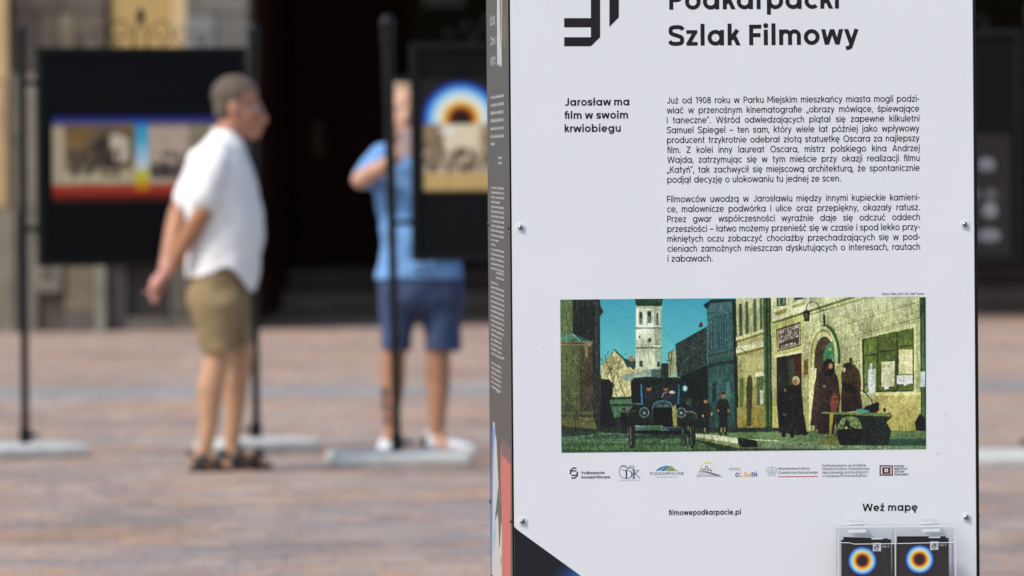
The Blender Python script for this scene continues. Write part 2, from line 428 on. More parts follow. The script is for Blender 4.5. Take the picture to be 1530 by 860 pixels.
    if ch == 'B': return RR(0, 0, w, CAP) + RR(0, 0, 280, w * .9) + RR(0, 320, 280, 320 + w * .9) + RR(0, CAP - w * .9, 270, CAP) + band(275, 205, 205, 205, -90, 90, w, w * .9) + band(265, 510, 185, 190, -90, 90, w, w * .9), 480, sb, 40
    if ch in 'CGO':
        R = 355; S = band(R, 350, R, R + 5, 0 if ch == 'O' else 45, 360 if ch == 'O' else (315 if ch == 'C' else 360), w)
        if ch == 'G': S += RR(R, 300, 2 * R, 300 + w)
        return S, 2 * R if ch != 'C' else 620, 40, 40 if ch != 'C' else 20
    if ch == 'D': return RR(0, 0, w, CAP) + RR(0, 0, 250, w) + RR(0, CAP - w, 250, CAP) + band(245, 350, 345, 350, -90, 90, w), 590, sb, 40
    if ch == 'E': return RR(0, 0, w, CAP) + RR(0, 0, 420, w) + RR(0, 305, 390, 305 + w) + RR(0, CAP - w, 420, CAP), 420, sb, 30
    if ch == 'F': return RR(0, 0, w, CAP) + RR(0, 275, 385, 275 + w) + RR(0, CAP - w, 417, CAP), 417, sb, 20
    if ch == 'H': return RR(0, 0, w, CAP) + RR(480, 0, 480 + w, CAP) + RR(0, 310, 480, 310 + w), 480 + w, sb, sb
    if ch == 'I': return RR(0, 0, w, CAP), w, sb, sb
    if ch == 'J': return RR(430 - w, 200, 430, CAP) + band(225, 205, 205, 212, 205, 360, w), 430, 8, sb
    if ch == 'K': return RR(0, 0, w, CAP) + rib([(w * .8, 260), (500 - h * 1.2, CAP)], w) + DD(510 - w * .4, 0, w + 100, 430, w), 520, sb, 4
    if ch == 'L': return RR(0, 0, w, CAP) + RR(0, 0, 380, w), 380, sb, 10
    if ch == 'Ł': return RR(40, 0, 40 + w, CAP) + RR(40, 0, 420, w) + rib([(-20, 260), (230, 400)], w * .8), 420, 40, 10
    if ch == 'M': return RR(0, 0, w, CAP) + RR(690 - w, 0, 690, CAP) + DD(345, 190, h * 1.3, CAP, w) + DD(345, 190, 690 - h * 1.3, CAP, w), 690, sb, sb
    if ch == 'N': return RR(0, 0, w, CAP) + RR(560 - w, 0, 560, CAP) + DD(560 - h, 0, h, CAP, w), 560, sb, sb
    if ch in 'PR':
        S = RR(0, 0, w, CAP) + RR(0, 260, 270, 260 + w) + RR(0, CAP - w, 270, CAP) + band(265, 480, 215, 220, -90, 90, w)
        if ch == 'R': S += DD(490 - w * .55, 0, 250, 300, w)
        return S, 480 if ch == 'P' else 500, sb, 25
    if ch == 'S': return s_shape(530, CAP, w), 530, 30, 30
    if ch == 'T': return RR(0, CAP - w, 520, CAP) + RR(260 - h, 0, 260 + h, CAP), 520, 20, 20
    if ch == 'U': return RR(0, 250, w, CAP) + RR(520 - w, 250, 520, CAP) + band(260, 260, 260, 268, 180, 360, w), 520, sb, sb
    if ch == 'V': return DD(320, 0, h + 15, CAP, w) + DD(320, 0, 625 - h, CAP, w), 640, 8, 8
    if ch == 'W':
        W3 = 960; q = W3 / 4
        return DD(q + 10, 0, h + 10, CAP, w) + DD(q + 10, 0, 2 * q, CAP, w) + DD(3 * q - 10, 0, 2 * q, CAP, w) + DD(3 * q - 10, 0, W3 - h - 10, CAP, w), W3, 8, 8
    if ch == 'Y': return DD(300 - h * .1, 300, h + 15, CAP, w) + DD(300, 300, 585 - h, CAP, w) + RR(300 - h, 0, 300 + h, 330), 600, 6, 6
    if ch == 'Z': return RR(20, 0, 520, w) + RR(20, CAP - w, 510, CAP) + DD(20 + w * .7, w, 510 - w * .7, CAP - w, w), 530, 25, 25
    if ch == '0': return band(230, 350, 230, 357, 0, 360, w), 460, 42, 42
    if ch == '1': return RR(150, 0, 150 + w, CAP) + rib([(10, 560), (150 + h, 670)], w), 150 + w, 30, 70
    if ch in '96':
        S = band(225, 465, 225, 240, 0, 360, w) + rib(crv([(450 - h, 465), (430 - h, 330), (270, 0)], 5), w)
        if ch == '6': S = [[(450 - x, CAP - y) for x, y in p] for p in S]
        return S, 450, 42, 42
    if ch == '8': return band(235, 200, 235, 206, 0, 360, w) + band(235, 530, 195, 176, 0, 360, w), 470, 36, 36
    if ch == '4': return RR(330 - w, 0, 330, CAP) + RR(20, 130, 440, 130 + w) + DD(60, 150, 330 - h, CAP, w), 450, 24, 24
    if ch == '.': return disc(dotr, dotr * .9, dotr), 2 * dotr, 50, 50
    if ch == ',': return DD(10, -110, 10 + h, w * 1.1, w), w + 20, 40, 50
    if ch == ':': return disc(dotr, dotr, dotr) + disc(dotr, 420, dotr), 2 * dotr, 50, 50
    if ch == '-': return RR(0, 235, 235, 235 + w), 235, 34, 20
    if ch == '–': return RR(0, 235, 430, 235 + w), 430, 40, 40
    if ch == '„': return DD(10, -110, 10 + h, w * 1.1, w) + DD(20 + w * 1.5, -110, 20 + w * 1.5 + h, w * 1.1, w), w * 2.6, 30, 30
    if ch == '”': return shift(DD(10, 0, 10 + h, 190, w * .9) + DD(20 + w * 1.5, 0, 20 + w * 1.5 + h, 190, w * .9), 0, 520), w * 2.6, 24, 30
    return [], 200, 0, 0
def set_line(txt, x0, x1, size, w, justify=True, kx0=1.0):
    """glyph quads in line units; x0..x1 is the ink extent wanted; size = units of length per font unit"""
    words = txt.replace('ﬁ', 'ﬁ').split(' ')
    laid = []
    for wd in words:
        S, x = [], 0.0; first = True
        for ch in wd:
            g, gw, lb, rbx = glyph(ch, w)
            if not first: x += lb
            S += shift(g, x); x += gw; last_rb = rbx; x += rbx; first = False
        x -= last_rb
        laid.append((S, x))
    laid = [([[(a * kx0, b) for a, b in p] for p in S], l * kx0) for S, l in laid]; tot = sum(l for _, l in laid); avail = (x1 - x0) / size
    n = len(words) - 1; kx = 1.0; sp = 0
    if n:
        sp = (avail - tot) / n
        lo, hi = (150, 1200) if justify else (270, 330)
        if sp < lo or sp > hi:
            sp = max(lo, min(hi, sp)); kx = (avail - sp * n) / tot
    else: kx = avail / tot
    out = []; x = 0
    for S, l in laid:
        for p in S: out.append([(x0 + (x + a * kx) * size, b * size) for a, b in p])
        x += l * kx + sp
    return out
# ------------------------------------------------------------------ the square: ground, paving
M_ground = mat('sand_joint', (0.25, 0.205, 0.17), 0.95, noise=0.2, bump=0.3, nscale=3)
M_paver = mat('clinker_paver', (1, 1, 1), 0.8, noise=0.14, bump=0.3, nscale=30, attr='Col')
g = mesh_obj('ground', [(-700, -300, -0.03), (700, -300, -0.03), (700, 1500, -0.03), (-700, 1500, -0.03)], [(0, 1, 2, 3)], M_ground)
tag(g, kind='structure')
PAL = [(0.40, 0.265, 0.205), (0.46, 0.285, 0.18), (0.32, 0.265, 0.24), (0.43, 0.325, 0.26), (0.27, 0.225, 0.22), (0.50, 0.31, 0.19),
       (0.37, 0.24, 0.20), (0.36, 0.30, 0.275), (0.49, 0.38, 0.31), (0.295, 0.235, 0.215), (0.31, 0.295, 0.285), (0.35, 0.335, 0.32)]
PAL = [tuple(.82 * (.84 * c + .16 * m) for c, m in zip(p, (.365, .310, .268))) for p in PAL]
def paver_colour(x, y):
    if 43.0 < y < 45.6 or 36.3 < y < 36.8: return random.choice([10, 11, 10, 7])
    n = mnoise.noise(Vector((x * 0.55, y * 0.42, 3.3))) * .7 + mnoise.noise(Vector((x * 1.3, y * 4.5, 1.3))) * 1.5 + random.gauss(0, 0.25)
    n2 = mnoise.noise(Vector((x * 0.35 + 9, y * 0.16, 7.7))) * .7 + mnoise.noise(Vector((x * 1.1 + 5, y * 5.5, 4.3))) * 1.3 + random.gauss(0, 0.22)
    far = min(1, max(0, (y - 31) / 8))
    if n > 0.42: i = random.choice([1, 5, 1])
    elif n > 0.05: i = random.choice([0, 3, 6, 0])
    elif n > -0.4: i = random.choice([3, 8, 0, 7])
    else: i = random.choice([2, 4, 9, 7])
    if n2 < -0.45 and far < .6: i = random.choice([2, 4, 9])
    if far > random.random() and i in (2, 4, 9): i = random.choice([0, 3, 6, 8])
    return i
PV = [(-.079, -.039, -.03), (.079, -.039, -.03), (.079, .039, -.03), (-.079, .039, -.03),
      (-.079, -.039, -.004), (.079, -.039, -.004), (.079, .039, -.004), (-.079, .039, -.004),
      (-.073, -.033, 0), (.073, -.033, 0), (.073, .033, 0), (-.073, .033, 0)]
PF = [(0, 1, 5, 4), (1, 2, 6, 5), (2, 3, 7, 6), (3, 0, 4, 7), (4, 5, 9, 8), (5, 6, 10, 9), (6, 7, 11, 10), (7, 4, 8, 11), (8, 9, 10, 11)]
pm = []
for i, c in enumerate(PAL):
    me = bpy.data.meshes.new('paving_stone'); me.from_pydata(PV, [], PF); me.update(); me.materials.append(M_paver)
    ca = me.color_attributes.new('Col', 'FLOAT_COLOR', 'POINT'); ca.data.foreach_set('color', np.tile(np.array([*c, 1], np.float32), 12)); pm.append(me)
BV, BF, BC = [], [], []; n_ind = 0; row = 0; y = 20.0
base = np.array(PV)
while y < 84.5:
    half = y * 0.09 + 4.0; x = -half + (0.08 if row % 2 else 0.0) + random.uniform(-.01, .01)
    while x < half:
        i = paver_colour(x, y); dz = random.uniform(-.004, .003)
        wx = random.uniform(.62, 1.35); x += .08025 * (wx - 1)
        seen = y > 24.55 and abs(x) < y * 0.069 and n_ind < 300
        if seen:
            o = bpy.data.objects.new('paving_stone', pm[i]); COL.objects.link(o); o.parent = g
            o.location = (x, y, dz); o.rotation_euler = (0, 0, random.uniform(-.03, .03)); o.scale = (wx, 1, 1); n_ind += 1
        else:
            k = len(BV) * 12; BV.append(base * np.array([wx, 1, 1]) + np.array([x, y, dz]))
            BF.append([(a + k, b + k, c + k, d + k) for a, b, c, d in PF]); BC.append(i)
        x += 0.1605 + .08025 * (wx - 1)
    y += 0.0805; row += 1
V = np.concatenate(BV); F = [f for fs in BF for f in fs]
ST = np.array([1 - .16 * max(0, mnoise.noise(Vector((v[0][0] * .9 + 3, v[0][1] * .5, 9.1))) * 2.2) + .10 * mnoise.noise(Vector((v[0][0] * 3, v[0][1] * 1.2, 2.2))) for v in BV])[:, None]
C = np.repeat(np.array(PAL)[BC] * ST * np.random.uniform(0.86, 1.14, (len(BC), 1)), 12, 0)
pf = mesh_obj('paving_field', V, F, M_paver, None, cols=C)
pf.parent = g; tag(pf, kind='stuff')

# ------------------------------------------------------------------ the town hall front, 60 m away
TH = empty('town_hall', (-4, 60, 0)); tag(TH, 'weathered stone town hall front with ochre plaster strip and deep dark gateway', 'building')
bpy.context.view_layer.update()
THo = Vector((-4, 60, 0))
def tb(name, px0, px1, py0, py1, m, proud=0.0, depth=0.4, Y=60.0, col=None, z0=None, z1=None, bevel=0.0, parent=TH, off=THo):
    a = at_depth(px0, (py0 + py1) / 2, Y); b = at_depth(px1, (py0 + py1) / 2, Y)
    t = at_depth((px0 + px1) / 2, py0, Y).z if z1 is None else z1; l = at_depth((px0 + px1) / 2, py1, Y).z if z0 is None else z0
    o = box_obj(name, (a.x - off.x, b.x - off.x, Y - proud - off.y, Y - proud + depth - off.y, max(l, -0.03), t), m, parent, bevel=bevel,
                col=col if col is not None else (0.3, 0.3, 0.3))
    return o
def obs(r, g_, b, k=0.98): return (min(s2l(r) * k, .75), min(s2l(g_) * k, .75), min(s2l(b) * k, .75))
# backing wall left of the gateway and above it
tb('wall', -700, 370, -1300, 600, M_sand, proud=-0.16, depth=0.6, col=obs(95, 88, 78))
tb('wall', 1720, 2600, -1300, 600, M_sand, proud=-0.16, depth=0.6, col=obs(95, 88, 78))
tb('lintel', 372, 1718, -1300, -520, M_sand, proud=-0.14, depth=0.6, col=obs(95, 88, 78))
blocks = [(-60, 12, -160, 120, (196, 168, 124), .05), (-60, 12, 122, 310, (182, 152, 112), .05), (-60, 24, 312, 496, (128, 120, 104), .08),
          (13, 44, -160, 18, (78, 68, 60), .0), (13, 58, 20, 108, (72, 64, 56), .0), (13, 34, 110, 210, (142, 132, 114), .0), (13, 34, 212, 310, (134, 124, 106), .0),
          (35, 58, 110, 310, (132, 124, 108), .0), (25, 56, 312, 400, (120, 114, 100), .02), (25, 56, 402, 494, (124, 117, 103), .02),
          (45, 92, -160, 18, (86, 76, 66), .0), (59, 88, 20, 108, (90, 80, 70), .0), (89, 112, 20, 108, (120, 110, 90), .0), (113, 158, 20, 108, (102, 92, 80), .0), (93, 158, -160, 18, (98, 88, 77), .0),
          (59, 158, 110, 210, (105, 96, 84), .0), (59, 158, 212, 310, (108, 98, 84), .0), (57, 140, 312, 394, (110, 100, 88), .02),
          (46, 93, 396, 437, (124, 118, 104), .03), (57, 95, 439, 494, (84, 76, 66), -.02), (96, 141, 396, 466, (124, 110, 90), .0), (96, 141, 468, 494, (98, 88, 84), .0),
          (142, 158, 312, 496, (138, 136, 120), .06), (160, 189, 396, 492, (92, 84, 79), -.04), (190, 252, 396, 472, (56, 52, 48), -.10), (190, 252, 474, 492, (104, 95, 88), .0),
          (254, 310, 396, 472, (96, 90, 80), .02), (254, 310, 474, 492, (112, 102, 92), .05), (312, 371, 396, 492, (100, 96, 88), .05),
          (277, 371, -160, 20, (112, 108, 100), .04), (277, 322, 22, 98, (126, 126, 124), .04), (324, 371, 22, 98, (108, 104, 98), .04),
          (277, 371, 100, 200, (104, 98, 90), .04), (277, 371, 202, 300, (98, 92, 84), .04), (277, 371, 302, 394, (98, 93, 85), .04),
          (160, 275, 302, 394, (112, 104, 94), .03)]
for a in range(-700, -60, 96):
    for j, (p, q) in enumerate([(-160, 20), (22, 120), (122, 220), (222, 310), (312, 400), (402, 494)]):
        v = random.randint(86, 124); blocks.append((a + 1, a + 95, p, q, (v + 4, v - 4, v - 16), .0 if j < 4 else .03))
for a in range(1722, 2590, 96):
    for j, (p, q) in enumerate([(-160, 20), (22, 120), (122, 220), (222, 310), (312, 400), (402, 494)]):
        v = random.randint(86, 124); blocks.append((a + 1, a + 95, p, q, (v + 4, v - 4, v - 16), .0 if j < 4 else .03))
for p, q in [(-1300, -1020), (-1018, -740), (-738, -460), (-458, -162)]:
    for a, b in [(-700, -360), (-358, -62), (-60, 158), (277, 371), (1722, 2000), (2002, 2590)]:
        v = random.randint(92, 120); blocks.append((a, b, p, q, (v + 4, v - 4, v - 14), .02))
for (p0, p1, q0, q1, c, pr) in blocks:
    tb('stone_block', p0, p1, q0, q1, M_sand, proud=pr, depth=0.3 + pr, col=obs(*c), bevel=0.012, z0=-0.03 if q1 > 490 else None)
tb('plaster_panel', 160, 252, -1300, 300, M_plaster, proud=-0.05, depth=0.2, Y=60)
tb('plaster_panel', 253, 275, -1300, 300, mat('pale_plaster', (0.62, 0.46, 0.25), .9, noise=.08), proud=0.0, depth=0.2, Y=60)
# deep gateway: side walls, ceiling, step, door leaves
xl = at_depth(372, 430, 60).x - THo.x; xr = at_depth(1718, 430, 60).x - THo.x
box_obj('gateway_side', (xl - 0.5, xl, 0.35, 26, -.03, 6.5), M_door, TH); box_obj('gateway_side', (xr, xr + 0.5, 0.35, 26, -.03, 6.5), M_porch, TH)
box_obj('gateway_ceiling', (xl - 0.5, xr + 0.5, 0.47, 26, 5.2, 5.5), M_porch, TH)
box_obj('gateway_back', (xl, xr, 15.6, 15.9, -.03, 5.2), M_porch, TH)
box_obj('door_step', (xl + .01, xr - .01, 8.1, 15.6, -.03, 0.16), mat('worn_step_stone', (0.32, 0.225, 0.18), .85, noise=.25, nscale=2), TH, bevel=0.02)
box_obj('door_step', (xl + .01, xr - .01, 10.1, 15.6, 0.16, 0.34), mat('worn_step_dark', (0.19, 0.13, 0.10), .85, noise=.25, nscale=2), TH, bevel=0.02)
Yd = 74.0
for k, (p0, p1) in enumerate([(384, 488), (490, 596)]):
    leaf = tb('door_leaf', p0, p1, -560, 410, M_door, Y=Yd, depth=0.08)
    for (q0, q1) in [(-540, -330), (-310, -110), (-90, 110), (130, 250), (270, 395)]:
        pn = tb('door_panel', p0 + 14, p1 - 14, q0, q1, M_door, Y=Yd, proud=0.03, depth=0.05, bevel=0.015); pn.parent = leaf
    if k == 0:
        h = tb('handle_plate', p1 - 22, p1 - 4, 182, 234, mat('dull_brass', (.12, .085, .05), .6, noise=.1), Y=Yd, proud=0.07, depth=0.03, bevel=.008); h.parent = leaf
tb('door_frame', 598, 612, -560, 410, M_door, Y=Yd, proud=.05, depth=0.3)
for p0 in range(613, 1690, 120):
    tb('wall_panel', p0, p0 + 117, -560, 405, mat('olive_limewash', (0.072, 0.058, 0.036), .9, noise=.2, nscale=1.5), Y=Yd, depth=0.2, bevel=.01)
tb('name_plate', 632, 694, -60, 9, M_white_pl, Y=Yd, proud=.04, depth=0.03)
# ------------------------------------------------------------------ display stands
def scroll(cx, z, r, turns, s, dirn=1, a0=0.0):
    P = []
    for i in range(30):
        t = i / 29; a = a0 + dirn * t * turns * 2 * PI; rr = r * (1 - 0.72 * t)
        P.append((cx + s * (rr * math.cos(a)), 0, z + rr * math.sin(a)))
    return P
def display_stand(x0, y0, x1, y1, zb, zt, label, kind, hp=1.97, leans=((0, .019), (0, .025))):
    """posts stand at (x0,y0) and (x1,y1); the black board hangs between them"""
    dx, dy = x1 - x0, y1 - y0; W = math.hypot(dx, dy); rz = math.atan2(dy, dx)
    t = empty('display_stand', (x0, y0, 0), rz); tag(t, label, 'display stand', 'black exhibition stands on the square')
    for px_, (ln, rt) in zip((0, W), leans):
        b = bmesh.new(); vb = []
        for z, k in ((0, 0), (0.045, 0.0), (0.056, 0.012), (0.062, 0.035)):
            hx_ = 0.30 if kind != 1 else 0.235; hy_ = .30 if kind != 1 else .22
            vb.append([b.verts.new((px_ + sx * (hx_ - k), sy * (hy_ - k), z)) for sx, sy in ((-1, -1), (1, -1), (1, 1), (-1, 1))])
        for a, c in zip(vb, vb[1:]):
            for i in range(4): b.faces.new((a[i], a[(i + 1) % 4], c[(i + 1) % 4], c[i]))
        b.faces.new(vb[0][::-1]); b.faces.new(vb[-1])
        bm_obj('concrete_base', b, M_conc, t, bevel=0.012)
        b = bmesh.new(); lathe(b, [(0.028, 0.062), (0.028, 0.13), (0.019, 0.14), (0.019, .75), ((rt + .019) / 2, 1.3), (rt, hp - .05)], (px_, 0, 0), 16)
        for v in b.verts: v.co.x += ln * v.co.z / hp
        post = bm_obj('post', b, M_black, t, smooth=False)
        b = bmesh.new(); k_ = rt / .028; lathe(b, [(0.030 * k_, hp - .06), (0.032 * k_, hp - .045), (0.025 * k_, hp - .03), (0.033 * k_, hp - .005), (0.034 * k_, hp + .02), (0.026 * k_, hp + .045), (0.004, hp + .06)], (px_ + ln, 0, 0), 16)
        bm_obj('post_cap', b, M_black, post, smooth=True)
        b = bmesh.new(); box(b, px_ + (.03 if px_ == 0 else -.065), px_ + (.065 if px_ == 0 else -.03), -.012, .012, .09, .11)
        bm_obj('clamp_bolt', b, M_black, post, bevel=.004)
    bx0, bx1 = 0.072, W - 0.045
    brd = box_obj('board', (bx0, bx1, -.015, .015, zb, zt), M_board, t, bevel=.003)
    for z in (zb + .175, zt - .165):
        for xa, xb in ((0.015, bx0), (bx1, W - .015)):
            bm = bmesh.new(); capsule(bm, (xa, 0, z), .013, (xb, 0, z), .013, 10, 2); bm_obj('bracket', bm, M_black, t, smooth=True)
    for (a, b_, c, d) in ((bx0, bx1, zt - .03, zt), (bx0, bx1, zb, zb + .03), (bx0, bx0 + .03, zb + .031, zt - .031), (bx1 - .03, bx1, zb + .031, zt - .031)):
        f = box_obj('board_frame', (a, b_, -.027, -.0155, c, d), M_black, t, bevel=.003)
    # wrought crest on top
    mid = (bx0 + bx1) / 2; bm = bmesh.new()
    for s in (1, -1):
        tube(bm, scroll(mid + s * .10, zt + .075, .065, 1.3, s, 1, -PI / 2), .0045, 6)
        tube(bm, scroll(mid + s * .215, zt + .055, .05, 1.25, s, -1, -PI / 2), .004, 6)
        tube(bm, scroll(mid + s * .30, zt + .035, .033, 1.2, s, 1, -PI / 2), .004, 6)
        tube(bm, [(mid + s * .035, 0, zt), (mid + s * .03, 0, zt + .07), (mid + s * .012, 0, zt + .12), (mid, 0, zt + .15)], .006, 6)
    capsule(bm, (mid, 0, zt + .14), .022, (mid, 0, zt + .175), .012, 12)
    bm_obj('crest', bm, M_black, t, smooth=True)
    bm = bmesh.new()
    for s in (1, -1):
        c = mid + s * (bx1 - bx0) * .46
        tube(bm, scroll(c, zb - .035, .035, 1.2, s, 1, PI / 2), .005, 6)
    bm_obj('lower_scroll', bm, M_black, t, smooth=True)
    return t, bx0, bx1, W
p1 = on_ground(38, 682); p2 = on_ground(383, 673)
st1, a0, a1, W1 = display_stand(p1.x, p1.y, p2.x, p2.y, 0.888, 1.912, 'black display stand with a wide street photo banded blue above and red below', 1)
# poster 1: strip with blue top, red bottom, two sepia street pictures, rainbow bar between
def P1(u, v): return (u, v)
cv = Canvas(0, 0, 200, 120, 1.5, 1.5, (190, 170, 135))
random.seed(3); np.random.seed(3)
cv.rect(0, 0, 200, 120, (214, 192, 150), tex=.06, ts=(4, 4))
cv.rect(14, 12, 92, 92, (140, 104, 50), c2=(168, 138, 92), tex=.15, ts=(5, 5))
cv.poly([(18, 90), (18, 44), (34, 52), (46, 70), (52, 92)], (60, 50, 42), tex=.25, ts=(3, 3))
cv.ell(64, 46, 28, 30, (122, 102, 76), tex=.1); cv.ell(65, 50, 21, 26, (66, 54, 44), tex=.2)
cv.poly([(62, 26), (72, 24), (84, 32), (84, 62), (72, 66), (64, 48)], (232, 212, 176), tex=.12, ts=(3, 3))
cv.rect(0, 74, 106, 96, (212, 194, 150), tex=.14, ts=(3, 2)); cv.rect(0, 8, 13, 92, (212, 190, 150))
for i in range(70): cv.ell(random.uniform(16, 74), random.uniform(46, 82), 2, 4, random.choice([(60, 50, 42), (96, 82, 64), (150, 132, 104)]))
cv.rect(108, 8, 200, 92, (216, 188, 158), tex=.08, ts=(4, 4)); cv.rect(150, 8, 176, 60, (160, 146, 112), tex=.12, ts=(2, 9)); cv.rect(172, 8, 200, 60, (190, 160, 96), tex=.1)
cv.rect(108, 66, 200, 86, (74, 62, 58), tex=.3, ts=(3, 3))
for i in range(40): cv.ell(random.uniform(112, 198), random.uniform(50, 84), 2.5, 5, random.choice([(70, 58, 54), (110, 92, 80), (150, 130, 112)]))
cv.rect(0, 0, 200, 9, (40, 46, 126)); cv.rect(0, 9, 200, 15, (80, 78, 128), alpha=.6)
cv.rect(0, 94, 200, 106, (190, 90, 60), c2=(186, 48, 24)); cv.rect(0, 106, 200, 120, (172, 40, 20), c2=(40, 14, 14)); cv.smooth(4)
for k, (ya, yb, ca_, cb_) in enumerate([(6, 14, (34, 82, 176), (60, 150, 210)), (14, 40, (70, 170, 215), (110, 200, 225)), (40, 72, (140, 214, 236), (244, 246, 240)), (72, 90, (228, 226, 150), (226, 214, 30)), (90, 104, (232, 190, 20), (226, 110, 20))]):
    cv.rect(91, ya, 106, yb, ca_, c2=cb_)
cv.smooth(2)
def local_v(px, py, t):  # height of a photographed point on a stand's plane
    return at_depth(px, py, t).z
zt_, zb_ = at_depth(150, 173, 34.4).z, at_depth(150, 303, 34.4).z
print_sheet('poster_print', [(a0 + .07, -.0165, zt_), (a1 - .07, -.0165, zt_), (a1 - .07, -.0165, zb_), (a0 + .07, -.0165, zb_)], cv, 160, 90, M_print, st1)
# stand 2
p1 = on_ground(594, 694); X2 = p1.x + 1.075
st2, b0, b1, W2 = display_stand(p1.x, p1.y, X2, p1.y + .12, 0.915, 1.90, 'black display stand whose picture has a rainbow halo over a pale crowd scene', 2, hp=1.97, leans=((-.030, .027), (0, .026)))
cv = Canvas(-62, -60, 62, 108, 2, 2, (20, 19, 20))
cols = [(0, (24, 12, 12)), (12, (44, 12, 6)), (16, (110, 30, 6)), (21, (214, 124, 12)), (26, (244, 206, 90)), (32, (246, 240, 215)), (41, (190, 226, 240)), (47, (90, 180, 235)), (53, (40, 90, 200)), (57, (34, 36, 110)), (61, (20, 19, 22))]
for R in np.arange(61, 0, -0.5):
    for (ra, ca_), (rb_, cb_) in zip(cols, cols[1:]):
        if ra <= R <= rb_:
            t = (R - ra) / (rb_ - ra); c = tuple(ca_[i] * (1 - t) + cb_[i] * t for i in range(3)); break
    cv.ell(0, 0, R, R * .97, c)
cv.rect(-56, 7, 56, 84, (196, 180, 150), tex=.08, ts=(4, 4))
cv.rect(-56, 7, -26, 60, (140, 116, 84), tex=.22, ts=(4, 5)); cv.rect(30, 7, 56, 60, (150, 128, 96), tex=.2, ts=(4, 5)); cv.rect(-26, 8, 28, 52, (226, 212, 176), tex=.05, ts=(4, 4)); cv.ell(-20, 16, 14, 8, (236, 234, 228), alpha=.7)
for i in range(110):
    cv.ell(random.uniform(-56, 56), random.uniform(44, 76), 2.2, 7, random.choice([(70, 56, 44), (100, 80, 60), (150, 128, 100), (190, 170, 140)]))
cv.rect(-56, 80, 56, 106, (196, 164, 104), tex=.06, ts=(4, 4)); cv.rect(-56, 104, 56, 108, (120, 96, 60)); cv.rect(-62, 2, -56, 108, (20, 19, 20)); cv.rect(56, 2, 62, 108, (20, 19, 20)); cv.smooth(1)
mpp = p1.y / FPX; cx2 = (693 - 594) * mpp; cz2 = at_depth(693, 178, p1.y).z
print_sheet('poster_print', [(cx2 - 62 * mpp, -.0165, cz2 + 60 * mpp), (cx2 + 62 * mpp, -.0165, cz2 + 60 * mpp), (cx2 + 62 * mpp, -.0165, cz2 - 108 * mpp), (cx2 - 62 * mpp, -.0165, cz2 - 108 * mpp)], cv, 124, 168, M_print, st2)
# stand 3
p3 = on_ground(1546, 694)
st3, c0, c1, W3 = display_stand(p3.x - 1.075, p3.y, p3.x, p3.y, 0.90, 1.93, 'black display stand glimpsed right of the white info pillar with pale round blots on it', 3, hp=1.99)
cv = Canvas(1400, 200, 1520, 380, 1.5, 1.5, (31, 26, 26))
cv.rect(1440, 60, 1520, 380, (40, 32, 31), alpha=.5)
for (x, y_, rx, ry, c) in [(1482, 246, 15, 12, (150, 152, 158)), (1464, 290, 12, 11, (92, 92, 96)), (1489, 290, 11, 11, (108, 108, 112)), (1487, 314, 13, 14, (160, 162, 168)), (1462, 316, 8, 8, (70, 70, 72)), (1486, 351, 19, 12, (148, 150, 156)), (1463, 351, 9, 11, (92, 92, 95)), (1430, 300, 14, 12, (140, 140, 146)), (1424, 346, 14, 11, (120, 120, 126)), (1502, 292, 6, 8, (58, 56, 56))]:
    c = tuple(v * .78 for v in c); rx *= .92; ry *= .92; cv.ell(x, y_, rx, ry, c); cv.rect(x - rx * .8, y_ + ry * .2, x + rx * .8, y_ + ry * .95, c, c2=(60, 58, 60), alpha=.5)
cv.smooth(3)
mpp = p3.y / FPX
def s3(px, py): return (W3 + (px - 1546) * mpp, -.0165, at_depth(px, py, p3.y).z)
print_sheet('poster_print', [s3(1400, 200), s3(1512, 200), s3(1512, 380), s3(1400, 380)], cv, 90, 120, M_print, st3)

# ------------------------------------------------------------------ the man in white (side view, facing right)
def shoe_strap(*a): pass
Yw = on_ground(340, 703).y; mw_ = Yw / FPX; Xw = (340 - 765) * mw_
man = empty('person', (Xw, Yw, 0)); tag(man, 'man in white t-shirt and khaki shorts walking right with hands clasped behind his back', 'person')
def q(px, py, yy=0.0):
    p = at_depth(px, py, Yw); return Vector((p.x - Xw, yy, p.z))
K = mw_
NS, FS = -0.10, 0.10            # near side (towards the camera) and far side in y
def foot_mesh(b, ankle, heel, toe, yy):
    """a foot resting at z = 0.02, heel to toe along x"""
    chain(b, [((heel, yy, .05), .036), ((heel + (toe - heel) * .35, yy, .052), .038), ((heel + (toe - heel) * .7, yy, .040), .034)], 12)
    for k, (o_, r_) in enumerate([(-.030, .015), (-.012, .0125), (.004, .0115), (.018, .0105), (.031, .010)]):
        capsule(b, (heel + (toe - heel) * .72, yy + o_, .036), r_ + .004, (toe - .012 - k * .007, yy + o_ * 1.05, .030), r_, 10, 3)
    capsule(b, (heel + .01, yy, .05), .034, ankle, .036, 12)
b = bmesh.new()
# legs
for (knee, ank, hip, yy, heel, toe) in ((q(326, 532), q(309, 662), q(322, 430), NS, q(286, 700).x, q(348, 700).x), (q(360, 528), q(345, 656), q(340, 430), FS, q(334, 696).x, q(402, 696).x)):
    hip.y = knee.y = ank.y = yy
    calf = knee.lerp(ank, .35) + Vector((-.012, 0, 0))
    chain(b, [(hip, .066), (hip.lerp(knee, .5), .068), (knee, .058), (calf, .060), (knee.lerp(ank, .72), .043), (ank, .036)], 18)
    foot_mesh(b, ank, heel + .03, toe, yy)
